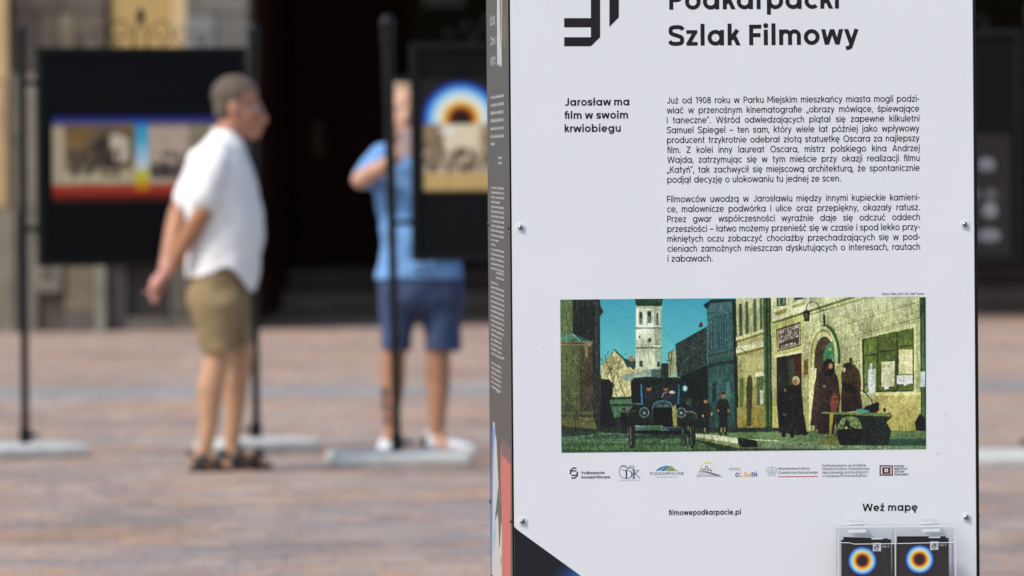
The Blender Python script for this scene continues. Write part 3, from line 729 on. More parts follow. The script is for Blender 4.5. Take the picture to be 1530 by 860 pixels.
# torso
hips = q(322, 425); 
for (c0_, c1_, f) in ((q(322, 440), q(328, 380), None),):
    pass
def ring(px0, px1, py, ry): 
    c = q((px0 + px1) / 2, py); return (c, Vector(((px1 - px0) / 2 * K, 0, 0)), Vector((0, ry, 0)))
loft(b, [ring(292, 356, 450, .14), ring(290, 360, 420, .15), ring(288, 374, 385, .155), ring(286, 384, 350, .165), ring(286, 382, 310, .172), ring(286, 374, 270, .185), ring(292, 366, 240, .18), ring(306, 358, 214, .11), ring(322, 356, 204, .06)], 24)
# neck and head
capsule(b, q(334, 218), .062, q(346, 182), .056, 18)
hc = q(351, 148); tilt = Matrix.Rotation(math.radians(-4), 3, 'Y')
ellipsoid(b, q(351, 144), .101, .078, .098, tilt)                       # skull
ellipsoid(b, q(362, 172), .074, .064, .088, Matrix.Rotation(math.radians(-12), 3, 'Y'))  # face
capsule(b, q(352, 190), .040, q(379, 200), .026, 14)                     # jaw
capsule(b, q(384, 199), .020, q(386, 196), .018, 10)                     # chin
capsule(b, q(389, 164), .011, q(396.5, 178), .013, 10)                     # nose
capsule(b, q(396, 182), .012, q(390, 184), .016, 10)
capsule(b, q(384, 154), .016, q(386, 156), .014, 10)                     # brow
capsule(b, q(388, 190), .011, q(390, 191), .009, 10); capsule(b, q(387, 194), .010, q(389, 195), .009, 10)  # lips
for s in (-1, 1):
    c = q(349, 166, s * .075); ellipsoid(b, c, .020, .010, .032, Matrix.Rotation(math.radians(12), 3, 'Y'), 12, 8)
    c2 = q(349, 164, s * .082); ellipsoid(b, c2, .024, .006, .036, Matrix.Rotation(math.radians(12), 3, 'Y'), 12, 8)
# near arm: shoulder, elbow, wrist; hand clasped behind
sh = q(321, 243, -.155); el = q(304, 318, -.205); wr = q(255, 402, -.10)
chain(b, [(sh, .044), (sh.lerp(el, .5), .050), (el, .041), (el.lerp(wr, .3), .042), (wr, .029)], 16)
sh2 = q(302, 240, .185); el2 = q(263, 318, .20); wr2 = q(247, 398, .04)
chain(b, [(sh2, .050), (sh2.lerp(el2, .5), .050), (el2, .043), (el2.lerp(wr2, .3), .043), (wr2, .030)], 16)
def hand(b, wr, d, side, curl, L=.18, thumb_dir=None):
    """palm box-like lozenge, four bent fingers of unequal length and a thumb leaving the side near the wrist"""
    d = Vector(d).normalized(); s = Vector(side).normalized(); nrm = d.cross(s).normalized()
    palm = wr + d * .05
    for k in (-1, 0, 1): capsule(b, wr + d * .012 + s * (.012 * k), .019, wr + d * .088 + s * (.025 * k), .016, 12, 3)
    for k, (o_, ln) in enumerate([(-.033, .064), (-.011, .073), (.011, .068), (.032, .052)]):
        p = wr + d * .090 + s * o_; a = curl * .5; r = .0095 - .0006 * k
        d1 = (d * math.cos(a) + nrm * math.sin(a)); d2 = (d * math.cos(a * 2.2) + nrm * math.sin(a * 2.2)); d3 = (d * math.cos(a * 3.2) + nrm * math.sin(a * 3.2))
        p1_ = p + d1 * ln * .45; p2_ = p1_ + d2 * ln * .32; p3_ = p2_ + d3 * ln * .23
        capsule(b, p, r + .001, p1_, r, 10, 3); capsule(b, p1_, r, p2_, r - .0008, 10, 3); capsule(b, p2_, r - .0008, p3_, r - .002, 10, 3)
    t0 = wr + d * .03 - s * .022; td = Vector(thumb_dir).normalized() if thumb_dir else (d * .75 - s * .65 + nrm * .3).normalized()
    capsule(b, t0, .014, t0 + td * .034, .0115, 10, 3); capsule(b, t0 + td * .034, .0115, t0 + (td + d * .5).normalized() * .062, .0095, 10, 3)
hand(b, wr, q(231, 434) - q(255, 402) + Vector((0, .04, 0)), (0.75, 0.35, .5), .9)
hand(b, wr2, q(236, 428) - q(247, 398) + Vector((0, -.04, 0)), (.6, -.4, .3), .7)
def skin_col(co):
    n = np.ones((len(co), 3)); c = np.array((0.52, 0.29, 0.16)); arm = ((co[:, 2] > .72) & (co[:, 2] < 1.25))[:, None]
    out = np.where(arm, np.array((0.40, 0.185, 0.095)), n * c)
    red = (co[:, 2] > 1.25)[:, None]
    out = np.where(red, np.array((0.46, 0.205, 0.12)), out)
    rose = (np.hypot(co[:, 0] - q(240, 420).x, co[:, 2] - q(240, 420).z) < .10)[:, None]
    return np.where(rose, np.array((0.50, 0.24, 0.18)), out)
body = remeshed('body', b, M_skin, man, .0065, 3, skin_col)
# hair
b = bmesh.new()
ellipsoid(b, q(350, 141), .104, .085, .090, tilt); ellipsoid(b, q(336, 160), .052, .070, .072); ellipsoid(b, q(368, 131), .056, .062, .037, Matrix.Rotation(math.radians(24), 3, 'Y'))
for i in range(0):
    a = random.uniform(0, PI); e = random.uniform(-.2, 1); 
    p = q(349, 139) + Vector((.104 * math.cos(a), random.choice([-1, 1]) * .08 * math.sin(a) * .9, .09 * abs(e)))
    ellipsoid(b, p, .012, .012, .008, None, 8, 5)
cut = remeshed('hair', b, M_hair, man, .006, 6)
bm = bmesh.new(); bm.from_mesh(cut.data); fx = q(376, 150); cz = q(350, 176).z
def hairline(px): return 184 if px < 340 else (176 if px < 346 else (166 - (px - 346) * 1.25 if px < 370 else 136 - (px - 370) * .25))
kill = [v for v in bm.verts if v.co.z < q(350, hairline(340 + v.co.x / K + 2.5 * math.sin(v.co.y * 90))).z]
bmesh.ops.delete(bm, geom=kill, context='VERTS'); bm.to_mesh(cut.data); bm.free()
for s in (-1, 1):
    b = bmesh.new(); ellipsoid(b, q(381, 163, s * .034), .010, .012, .010, None, 12, 8); e_ = bm_obj('eye', b, M_eyew, man, True)
    b = bmesh.new(); ellipsoid(b, q(383.6, 163, s * .034), .004, .005, .005, None, 10, 6); bm_obj('iris', b, M_iris, e_, True)
b = bmesh.new()
for s in (-1, 1):
    c = q(391, 165, s * .036)
    tube(b, [c + Vector((-.004 * math.cos(a), .026 * math.cos(a), .020 * math.sin(a))) for a in [i * PI / 8 for i in range(17)]], .0022, 6)
    tube(b, [q(390, 163, s * .062), q(372, 162, s * .076), q(352, 161, s * .084)], .002, 6)
tube(b, [q(391, 163, -.012), q(393, 162, 0), q(391, 163, .012)], .002, 6)
bm_obj('glasses', b, M_lens, man, True)
# t-shirt
b = bmesh.new()
loft(b, [ring(276, 380, 446, .188), ring(277, 384, 420, .188), ring(277, 391, 392, .189), ring(277, 394, 365, .190), ring(277, 396, 338, .192), ring(278, 391, 305, .195), ring(280, 383, 270, .200), ring(286, 374, 240, .196), ring(298, 366, 217, .145), ring(314, 358, 200, .088), ring(319, 353, 194, .072)], 32)
chain(b, [(q(326, 232, -.13), .072), (q(320, 246, -.172), .074), (q(315, 272, -.19), .070), (q(309, 294, -.197), .072)], 18)
chain(b, [(q(318, 232, .13), .075), (q(302, 245, .175), .080), (q(290, 275, .185), .076), (q(282, 296, .19), .076)], 18)
sh_ = remeshed('shirt', b, M_shirtw, man, .008, 7, folds=.008)
bm = bmesh.new(); bm.from_mesh(sh_.data)
def hem(x):  # the hem dips behind and at the side, rises over the hip
    px = 340 + x / K
    pts = [(270, 416), (285, 416), (318, 408), (338, 398), (350, 402), (362, 418), (374, 436), (400, 430)]
    for (a, c), (a2, c2) in zip(pts, pts[1:]):
        if a <= px <= a2: return q(px, c + (c2 - c) * (px - a) / (a2 - a)).z
    return q(px, 416).z
bmesh.ops.delete(bm, geom=[v for v in bm.verts if v.co.z < hem(v.co.x)], context='VERTS'); bm.to_mesh(sh_.data); bm.free()
# front flap of the shirt hanging past the belly
b = bmesh.new()
tube(b, [q(319, 193, 0) + Vector((.0, 0, 0))] + [q(336, 196) + Vector((.056 * math.cos(a), .068 * math.sin(a), -.012 * math.cos(a))) for a in [PI + i * PI / 10 for i in range(21)]], .006, 6)
bm_obj('collar', b, M_shirtw, sh_, True)
# shorts
b = bmesh.new()
loft(b, [ring(284, 366, 458, .165), ring(279, 371, 440, .174), ring(279, 371, 420, .174), ring(282, 372, 385, .165)], 24)
for (yy, xa, xb, xc, xd, yl) in ((NS, 280, 364, 300, 357, 524), (FS, 296, 371, 333, 376, 515)):
    loft(b, [(q((xc + xd) / 2, yl, yy), Vector(((xd - xc) / 2 * K, 0, .004)), Vector((0, .088, 0))), (q((xc + xd) / 2 - 3, yl - 30, yy), Vector(((xd - xc) / 2 * K * 1.05, 0, 0)), Vector((0, .090, 0))),
             (q((xa + xb) / 2, 452, yy), Vector(((xb - xa) / 2 * K, 0, 0)), Vector((0, .100, 0))), (q((xa + xb) / 2, 430, yy * .8), Vector(((xb - xa) / 2 * K, 0, 0)), Vector((0, .095, 0)))], 22)
shorts = remeshed('shorts', b, M_khaki, man, .008, 3, folds=.008, seed=4)
b = bmesh.new(); loft(b, [(q(329, 523, NS), Vector((.0845, 0, 0)), Vector((0, .0895, 0))), (q(329, 519, NS), Vector((.0855, 0, 0)), Vector((0, .0905, 0)))], 22); bm_obj('hem_band', b, M_khaki, shorts, True)
# sandals
for (heel, toe, yy) in ((q(284, 700).x, q(350, 700).x, NS), (q(332, 696).x, q(406, 696).x, FS)):
    b = bmesh.new()
    rings = []
    for t, wv in ((0, .028), (.15, .036), (.45, .033), (.75, .047), (.93, .038), (1, .018)):
        x = heel + (toe - heel) * t; rings.append((Vector((x, yy, .012)), Vector((0, wv, 0)), Vector((0, 0, .012))))
    loft(b, rings, 14); sole = bm_obj('sandal', b, M_sole, man, True)
    b = bmesh.new()
    for t, hgt, wv in ((.34, .088, .046), (.72, .076, .050)):
        x = heel + (toe - heel) * t
        for dxx in (-.010, 0, .010):
            tube(b, [(x + dxx + .010 * math.cos(a), yy + wv * math.cos(a), .014 + hgt * math.sin(a)) for a in [i * PI / 10 for i in range(11)]], .009, 6)
    tube(b, [(heel + .03 + .045 * 0, yy - .046, .06), (heel + .004, yy - .03, .085), (heel - .008, yy, .09), (heel + .004, yy + .03, .085), (heel + .03, yy + .046, .06)], .008, 6)
    tube(b, [(heel + .02, yy - .045, .03), (heel + (toe - heel) * .35, yy - .047, .075), (heel + (toe - heel) * .7, yy - .048, .035)], .010, 6)
    bm_obj('strap', b, M_leather, sole, True)
# ------------------------------------------------------------------ the man in blue (front view, behind the second stand)
Yb = on_ground(640, 680).y; kb = Yb / FPX; Xb = (628 - 765) * kb
man2 = empty('person', (Xb, Yb, 0)); tag(man2, 'man in sky blue t-shirt and navy shorts holding a phone behind the second stand', 'person')
def w(px, py, yy=0.0):
    p = at_depth(px, py, Yb); return Vector((p.x - Xb, yy, p.z))
b = bmesh.new()
for (hip, knee, ank, side) in ((w(598, 440), w(588, 534), w(583, 650), -1), (w(656, 440), w(655, 534), w(653, 652), 1)):
    calf = knee.lerp(ank, .33) + Vector((0, .015, 0))
    chain(b, [(hip, .078), (hip.lerp(knee, .55), .072), (knee, .056), (calf, .058), (knee.lerp(ank, .72), .042), (ank, .034)], 18)
capsule(b, w(583, 650), .034, w(580, 668, -.10), .034, 12); capsule(b, w(653, 652), .034, w(668, 670, -.06), .034, 12)
def rb2(px0, px1, py, ry, yy=0): c = w((px0 + px1) / 2, py, yy); return (c, Vector(((px1 - px0) / 2 * kb, 0, 0)), Vector((0, ry, 0)))
loft(b, [rb2(578, 676, 446, .11), rb2(574, 680, 420, .12), rb2(574, 680, 380, .13), rb2(572, 678, 330, .13), rb2(566, 674, 280, .125), rb2(566, 664, 245, .115), rb2(580, 650, 224, .085), rb2(592, 636, 216, .06)], 26)
hx = 607
capsule(b, w(613, 232), .062, w(hx + 2, 192, -.02), .055, 16)
ellipsoid(b, w(hx, 152, .0), .078, .098, .100); ellipsoid(b, w(hx, 176, -.035), .062, .070, .088); capsule(b, w(hx, 206, -.065), .024, w(hx, 204, -.06), .026, 12)
capsule(b, w(hx, 164, -.10), .010, w(hx, 178, -.118), .013, 10); ellipsoid(b, w(hx, 180, -.105), .018, .014, .010, None, 10, 6)
for s in (-1, 1):
    ellipsoid(b, w(hx + s * 25, 172, .0), .010, .020, .032, None, 12, 8)
    capsule(b, w(hx + s * 5, 158, -.092), .009, w(hx + s * 16, 158, -.082), .009, 8, 3)
capsule(b, w(hx - 7, 192, -.094), .007, w(hx + 7, 192, -.094), .007, 8, 3); capsule(b, w(hx - 6, 196, -.092), .008, w(hx + 6, 196, -.092), .008, 8, 3)
s1, e1, r1 = w(578, 232), w(540, 268, -.10), w(594, 236, -.30)
chain(b, [(s1, .060), (s1.lerp(e1, .5), .052), (e1, .045), (e1.lerp(r1, .3), .044), (r1, .030)], 16)
s2_, e2, r2 = w(666, 240), w(688, 300, -.05), w(630, 236, -.30)
chain(b, [(s2_, .060), (s2_.lerp(e2, .5), .052), (e2, .044), (e2.lerp(r2, .3), .043), (r2, .030)], 16)
hand(b, r1, w(602, 212, -.34) - r1 + Vector((0, 0, .03)), (.25, -.3, .6), -.8)
hand(b, r2, w(622, 212, -.34) - r2 + Vector((0, 0, .03)), (-.25, -.3, .6), .8)
def skin2(co):
    out = np.ones((len(co), 3)) * np.array((0.40, 0.20, 0.11))
    up = (co[:, 2] > 1.2)[:, None]; out = np.where(up, np.array((0.58, 0.33, 0.22)), out)
    kk = w(572, 606); tt = ((np.abs(co[:, 2] - kk.z) < .085) & (co[:, 0] < w(581, 600).x))[:, None]
    wob = (np.sin(co[:, 2] * 90) + np.sin(co[:, 1] * 120 + co[:, 2] * 40) > -.9)[:, None]
    return np.where(tt & wob, np.array((0.09, 0.06, 0.05)), out)
remeshed('body', b, M_skin, man2, .0065, 3, skin2)
b = bmesh.new(); ellipsoid(b, w(hx, 146, .012), .083, .103, .100)
hr = remeshed('hair', b, M_hair2, man2, .007, 1)
bm = bmesh.new(); bm.from_mesh(hr.data)
bmesh.ops.delete(bm, geom=[v for v in bm.verts if (v.co.y < -.02 and v.co.z < w(hx, 136).z) or v.co.z < w(hx, 178).z or (v.co.y < .03 and v.co.z < w(hx, 165).z)], context='VERTS'); bm.to_mesh(hr.data); bm.free()
for s in (-1, 1):
    b = bmesh.new(); ellipsoid(b, w(hx + s * 10, 165, -.088), .012, .010, .008, None, 12, 8); e_ = bm_obj('eye', b, M_eyew, man2, True)
    b = bmesh.new(); ellipsoid(b, w(hx + s * 10, 165, -.096), .005, .004, .005, None, 10, 6); bm_obj('iris', b, M_iris, e_, True)
b = bmesh.new()
loft(b, [rb2(560, 691, 417, .150), rb2(563, 689, 400, .152), rb2(569, 686, 370, .148), rb2(566, 683, 330, .146), rb2(560, 680, 285, .142), rb2(557, 672, 250, .132), rb2(570, 660, 228, .105), rb2(588, 640, 216, .075)], 30)
chain(b, [(w(590, 236), .075), (w(574, 238), .080), (w(557, 252, -.045), .074), (w(548, 261, -.075), .066)], 18)
chain(b, [(w(654, 242), .072), (w(668, 250), .076), (w(680, 278, -.03), .072)], 18)
remeshed('shirt', b, M_shirtb, man2, .008, 3, folds=.012, seed=9)
b = bmesh.new()
loft(b, [rb2(575, 686, 466, .10), rb2(566, 694, 446, .135), rb2(562, 692, 425, .14), rb2(566, 688, 405, .135)], 24)
for (xa, xb, xc, xd) in ((564, 630, 571, 616), (627, 696, 634, 688)):
    loft(b, [rb2(xc, xd, 523, .085), rb2(xc - 2, xd + 2, 490, .092), rb2(xa, xb, 446, .11), rb2(xa, xb, 425, .12)], 22)
remeshed('shorts', b, M_navy, man2, .008, 3, folds=.008, seed=2)
# shoes
def shoe(c, d, L=.285):
    d = Vector(d).normalized(); s = Vector((-d.y, d.x, 0)); b = bmesh.new()
    prof = [(-.075, .030, .030), (-.06, .040, .095), (0, .042, .085), (.07, .048, .058), (.14, .046, .045), (.19, .030, .034), (.205, .012, .022)]
    loft(b, [(c + d * x + Vector((0, 0, hh / 2 + .018)), s * wv, Vector((0, 0, hh / 2))) for x, wv, hh in prof], 16)
    o = bm_obj('shoe', b, M_canvas, man2, True)
    b = bmesh.new(); loft(b, [(c + d * x + Vector((0, 0, .013)), s * (wv + .005), Vector((0, 0, .013))) for x, wv in ((-.08, .026), (-.06, .038), (0, .038), (.08, .049), (.15, .048), (.2, .030), (.215, .010))], 16); bm_obj('sole', b, M_white_pl, o, True)
    b = bmesh.new()
    for k in range(4): tube(b, [c + d * (.03 + k * .024) + s * wv + Vector((0, 0, .09 - k * .010)) for wv in (-.026, 0, .026)], .004, 6)
    bm_obj('lace', b, M_darksteel if d.x > .3 else M_canvas, o, True)
    if d.x > .3:
        b = bmesh.new(); loft(b, [(c + d * x + Vector((0, 0, hh / 2 + .02)), s * wv, Vector((0, 0, hh / 2))) for x, wv, hh in ((-.078, .030, .05), (-.06, .043, .088), (-.035, .044, .09))], 14); bm_obj('heel_patch', b, M_sole, o, True)
shoe(Vector((w(581, 668).x, -.02, 0)), (-.05, -1, 0)); shoe(Vector((w(654, 668).x, 0, 0)), (.86, -.5, 0))
bm = bmesh.new(); ph_c = w(610, 216, -.40)
box(bm, ph_c.x - .038, ph_c.x + .038, ph_c.y - .005, ph_c.y + .005, ph_c.z - .06, ph_c.z + .07)
for v in bm.verts: v.co += Vector((Xb, Yb, 0))
ph = bm_obj('phone', bm, M_phone, None, bevel=.004); tag(ph, 'pale pink phone held up before the face of the man in blue', 'phone')
bm = bmesh.new(); lathe(bm, [(.006, 0), (.006, .002), (.004, .0025)], (0, 0, 0), 12)
for v in bm.verts: v.co = Vector((v.co.x, -v.co.z, v.co.y)) + ph_c + Vector((Xb - .024, Yb - .005, .055))
bm_obj('camera_lens', bm, M_darksteel, ph, True)
# ------------------------------------------------------------------ the information pillar
TH_P = math.radians(2.88); PW = 0.880; PY = 13.95
c0_ = at_depth(763.0, 338, PY)
PO = Vector((c0_.x, PY, 0)); EX = Vector((math.cos(TH_P), math.sin(TH_P), 0)); EY = Vector((-math.sin(TH_P), math.cos(TH_P), 0))
pil = empty('info_pillar', PO, TH_P); tag(pil, 'square white info pillar with Polish film trail text and street photo', 'information pillar')
ZT, ZBOT = 2.30, 0.12
def fr(px, py):            # photographed point -> (u, z) on the front face
    r = ray(px, py); t = (PO - CP).dot(EY) / r.dot(EY); p = CP + r * t - PO; return p.dot(EX), p.z
def sd_(px, py):           # photographed point -> (depth, z) on the left side face
    r = ray(px, py); t = (PO - CP).dot(EX) / r.dot(EX); p = CP + r * t - PO; return p.dot(EY), p.z
SZ = fr(1400, 400)[0] - fr(1000, 400)[0]; SZ /= 400.0      # metres per photograph pixel on the face
core = box_obj('frame', (.012, PW - .012, .012, PW - .012, .0, ZT + .01), M_black, pil, bevel=.002)
box_obj('plinth', (-.03, PW + .03, -.03, PW + .03, 0, .10), M_black, pil, bevel=.006)
box_obj('top_cap', (-.004, PW + .004, -.004, PW + .004, ZT + .011, ZT + .05), M_black, pil, bevel=.004)
UR = fr(1455.6, 400)[0]
front = box_obj('front_panel', (.0022, UR, 0, .0042, ZBOT, ZT), M_panel, pil)
front['label'] = 'white front panel with Polish text, film still and logos'
box_obj('panel_edge', (UR + .0001, UR + .0011, .0006, .0044, ZBOT, ZT), M_alu, pil)
box_obj('right_panel', (UR + .0024, UR + .0066, .0015, PW, ZBOT, ZT), M_black, pil)['label'] = 'dark right panel seen edge on'
box_obj('left_panel_core', (-.0002, .0012, .0012, PW, ZBOT, ZT), M_black, pil)
box_obj('back_panel', (.002, UR, PW - .010, PW - .004, ZBOT, ZT), M_panel, pil)

# --- lettering on the front
ink_n = [0]
def letters(name, lines, weight, m, parent, kx0=1.0, side=False, off=0.00025):
    """lines: (text, x0, x1, baseline_y, cap_px, justify) in photograph pixels of this face"""
    V_, F_ = [], []
    for (txt, x0, x1, yb, cap, just) in lines:
        f_ = sd_ if side else fr
        u0, z0 = f_(x0, yb); u1, _ = f_(x1, yb)
        flip = -1 if side else 1
        if side: size = cap * SZ * 1.03 / CAP
        else: size = cap * SZ / CAP
        L = abs(u1 - u0)
        for k, p in enumerate(set_line(txt, 0.0, L, size, weight, just, kx0)):
            n = len(V_); d = off + (k % 6) * 0.000006
            for a, b_ in p:
                V_.append((-d, u0 - a, z0 + b_) if side else (u0 + a, -d, z0 + b_))
            F_.append(list(range(n, n + len(p))))
    return mesh_obj(name, V_, F_, m, parent)
def body(lines, x0, x1, y0, ends={}):
    out = []
    for k, t in enumerate(lines):
        xs = x0 + k * 0.13; xe = ends.get(k, x1 + k * .1)
        out.append((t, xs, xe, y0 + 14.8 * k, 9.7, k not in ends))
    return out
BOLD, SEMI, REG = 138, 118, 99; KB = 0.868
letters('title', [('Podkarpacki', 1000, 1253.5, 14.3, 30.6, False), ('Szlak Filmowy', 999, 1283.5, 68.2, 30.6, False)], BOLD, M_ink, front)
letters('heading', [('Jarosław ma', 843.3, 940.2, 157.9, 11.3, False), ('ﬁlm w swoim', 843.2, 938.3, 177.5, 11.3, False), ('krwiobiegu', 843.6, 927.4, 197.3, 11.3, False)], BOLD, M_ink, front)
T1 = ['Już od 1908 roku w Parku Miejskim mieszkańcy miasta mogli podzi-', 'wiać w przenośnym kinematograﬁe „obrazy mówiące, śpiewające',
      'i taneczne”. Wśród odwiedzających plątał się zapewne kilkuletni', 'Samuel Spiegel – ten sam, który wiele lat później jako wpływowy',
      'producent trzykrotnie odebrał złotą statuetkę Oscara za najlepszy', 'ﬁlm. Z kolei inny laureat Oscara, mistrz polskiego kina Andrzej',
      'Wajda, zatrzymując się w tym mieście przy okazji realizacji ﬁlmu', '„Katyń”, tak zachwycił się miejscową architekturą, że spontanicznie', 'podjął decyzję o ulokowaniu tu jednej ze scen.']
T2 = ['Filmowców uwodzą w Jarosławiu między innymi kupieckie kamieni-', 'ce, malownicze podwórka i ulice oraz przepiękny, okazały ratusz.',
      'Przez gwar współczesności wyraźnie daje się odczuć oddech', 'przeszłości – łatwo możemy przenieść się w czasie i spod lekko przy-',
      'mkniętych oczu zobaczyć chociażby przechadzających się w pod-', 'cieniach zamożnych mieszczan dyskutujących o interesach, rautach', 'i zabawach.']
letters('body_text', body(T1, 996.0, 1373.4, 154.5, {8: 1256.3}), REG, M_ink, front, KB)
letters('body_text', body(T2, 996.6, 1374.2, 302.1, {6: 1064.8}), REG, M_ink, front, KB)
letters('photo_credit', [('Fotos z ﬁlmu „Eter”, fot. Olaf Tryzna', 1318, 1380.5, 440.6, 3.4, False)], 95, M_ink, front)
letters('web_address', [('ﬁlmowepodkarpacie.pl', 999.2, 1106.8, 769.6, 7.9, False)], BOLD, M_ink, front)
letters('map_caption', [('Weź mapę', 1288.6, 1371, 763.6, 11.3, False)], BOLD, M_ink, front)
letters('logo_text', [('Podkarpacka', 868.9, 903, 708.3, 4.1, False), ('Komisja Filmowa', 868.9, 911.2, 714.8, 4.1, False)], BOLD, M_ink, front)
M_grey = mat('grey_ink', rgb(78, 82, 92), .6)
letters('logo_text', [('Ministerstwo Kultury', 1162.2, 1210, 701.8, 3.9, False), ('i Dziedzictwa Narodowego', 1162.2, 1222.2, 707.7, 3.9, False)], 88, M_grey, front)
letters('logo_text', [('Doﬁnansowano ze środków', 1228.8, 1294, 697.2, 3.9, False), ('Ministra Kultury i Dziedzictwa', 1228.8, 1299.2, 702.3, 3.9, False),
                      ('Narodowego pochodzących', 1228.8, 1297.4, 707.5, 3.9, False), ('z Funduszu Promocji Kultury', 1228.8, 1295.6, 712.7, 3.9, False)], 88, M_grey, front)
letters('logo_text', [('POLSKI', 1336.2, 1350.4, 697.8, 3.0, False), ('INSTYTUT', 1336.2, 1356, 701.9, 3.0, False), ('SZTUKI', 1336.2, 1350.6, 706, 3.0, False), ('FILMOWEJ', 1336.2, 1357.3, 710.2, 3.0, False)], 125, M_ink, front)
letters('logo_text', [('PODKARPACKIE', 971.0, 1021.8, 709.6, 4.2, False)], 90, mat('slate_ink', rgb(92, 100, 116), .6), front)
letters('logo_text', [('przestrzeń otwarta', 980.6, 1013, 713.4, 1.9, False)], 80, mat('pale_slate_ink', rgb(150, 155, 165), .6), front)
letters('logo_text', [('jarosławski', 1041.2, 1075, 712.2, 4.6, False)], 60, mat('warm_grey_ink', rgb(110, 108, 118), .6), front)
letters('logo_text', [('POWIAT', 1043, 1056, 707.2, 1.9, False)], 80, MATS['pale_slate_ink'], front)
letters('logo_text', [('WSCHÓD', 1089, 1103.5, 702.4, 3.9, False)], 95, mat('lilac_ink', rgb(140, 145, 190), .6), front)
M_blue = mat('royal_blue_ink', rgb(44, 52, 146), .6); M_orange = mat('amber_ink', rgb(232, 160, 52), .6)
letters('logo_text', [('Ó', 1098.6, 1104.0, 712.2, 5.6, False)], 150, M_blue, front); letters('logo_text', [('L', 1105.2, 1110, 712.0, 14.0, False)], 70, M_orange, front)
letters('logo_text', [('Śni', 1111.5, 1122, 712.0, 6.2, False)], 120, M_orange, front); letters('logo_text', [('EŃ', 1123, 1131.2, 711.8, 6.2, False)], 130, M_blue, front)
M_navyi = mat('navy_ink', rgb(52, 60, 92), .6)
letters('logo_text', [('ośrodek kultury i sztuki', 925, 956.6, 718.2, 1.9, False)], 70, MATS['pale_slate_ink'], front)

def shapes(name, polys, m, off=0.00025, parent=None):
    V_, F_ = [], []
    for k, p in enumerate(polys):
        n = len(V_)
        for x, y in p:
            u, z = fr(x, y); V_.append((u, -off - (k % 6) * .000006, z))
        F_.append(list(range(n, n + len(p))))
    return mesh_obj(name, V_, F_, m, parent or front)
def X3(L): return [[(830 + x / 3.255, y / 3.255) for x, y in p] for p in L]
# the large emblem at the top: a square S of bars with cut corners
shapes('emblem', X3([[(42, 87), (172, 87), (172, 132), (42, 132)], [(42, 180), (172, 180), (172, 224), (42, 224)], [(172, -170), (217, -170), (217, 180), (172, 224)],
                     [(262, -170), (308, -170), (308, 83), (262, 130)]]), M_ink)
def L12(L, s=12.75, ox=840, oy=690): return [[(ox + x / s, oy + y / s) for x, y in p] for p in L]
shapes('small_emblem', L12([[(145, 165), (200, 103), (270, 103), (270, 128), (205, 128), (172, 165)], [(145, 155), (172, 155), (172, 232), (145, 232)], [(172, 157), (268, 157), (268, 180), (172, 180)],
                            [(175, 242), (268, 242), (268, 264), (175, 264)], [(272, 185), (298, 185), (298, 262), (272, 262)], [(298, 258), (242, 318), (175, 318), (175, 293), (236, 293), (272, 258)]]), M_ink)
def strokes(name, polylines, wd, m, s=12.75, ox=840, oy=690):
    out = []
    for P in polylines:
        ps = crv(P, 5); ps = [(ox + x / s, oy + y / s) for x, y in ps]
        out += rib(ps, wd / s)
    return shapes(name, out, m)
strokes('monogram', [[(1255, 125), (1215, 75), (1165, 62), (1110, 95), (1088, 170), (1100, 250), (1150, 300), (1205, 310)], [(1130, 90), (1180, 85), (1215, 110), (1245, 135), (1290, 85), (1340, 72), (1372, 95), (1330, 120), (1290, 100), (1262, 125)],
                     [(1120, 140), (1180, 160), (1230, 155)]], 10, M_navyi)
shapes('monogram', L12([[(1208, 160), (1236, 160), (1236, 308), (1208, 308)], [(1350, 150), (1378, 150), (1378, 308), (1350, 308)]]) + L12(band(1250, 234, 92, 77, -90, 90, 24, 8)), M_navyi)
strokes('monogram', [[(1378, 235), (1420, 185), (1465, 150)], [(1395, 215), (1430, 262), (1482, 306)], [(1330, 140), (1400, 155)], [(1190, 160), (1255, 158)], [(1195, 308), (1260, 309)], [(1335, 308), (1392, 308)]], 14, M_navyi)
def C(L): return [[(960 + x / 12.75, 688 + y / 12.75) for x, y in p] for p in L]
shapes('hill_logo', C([[(245, 195), (330, 130), (430, 98), (500, 96), (400, 135), (320, 190)]]), mat('sea_blue_ink', rgb(24, 128, 168), .6))
shapes('hill_logo', C([[(345, 192), (420, 135), (510, 103), (570, 105), (480, 140), (415, 192)]]), mat('teal_ink', rgb(28, 118, 128), .6), .0004)
shapes('hill_logo', C([[(440, 190), (500, 145), (580, 122), (610, 165), (690, 186), (560, 190)]]), mat('leaf_green_ink', rgb(128, 160, 44), .6), .00055)
shapes('sun_arc', C(band(1235, 165, 150, -118, 15, 165, 22)), mat('lime_ink', rgb(214, 220, 50), .6))
strokes('town_outline', [[(1095, 205), (1110, 165), (1135, 155), (1160, 195)], [(1155, 195), (1165, 165), (1190, 170)], [(1195, 195), (1200, 120), (1218, 100), (1230, 125), (1236, 195)], [(1240, 195), (1268, 150), (1285, 165), (1290, 200)], [(1290, 200), (1310, 178), (1325, 208)]], 10, mat('plum_ink', rgb(72, 62, 84), .6), 12.75, 960, 688)
shapes('road_swoosh', C([[(1050, 210), (1160, 200), (1280, 215), (1400, 258), (1540, 316), (1400, 285), (1270, 240), (1160, 214)]]), mat('brown_grey_ink', rgb(96, 78, 84), .6))
def E(L): return [[(1080 + x / 10.2, 688 + y / 10.2) for x, y in p] for p in L]
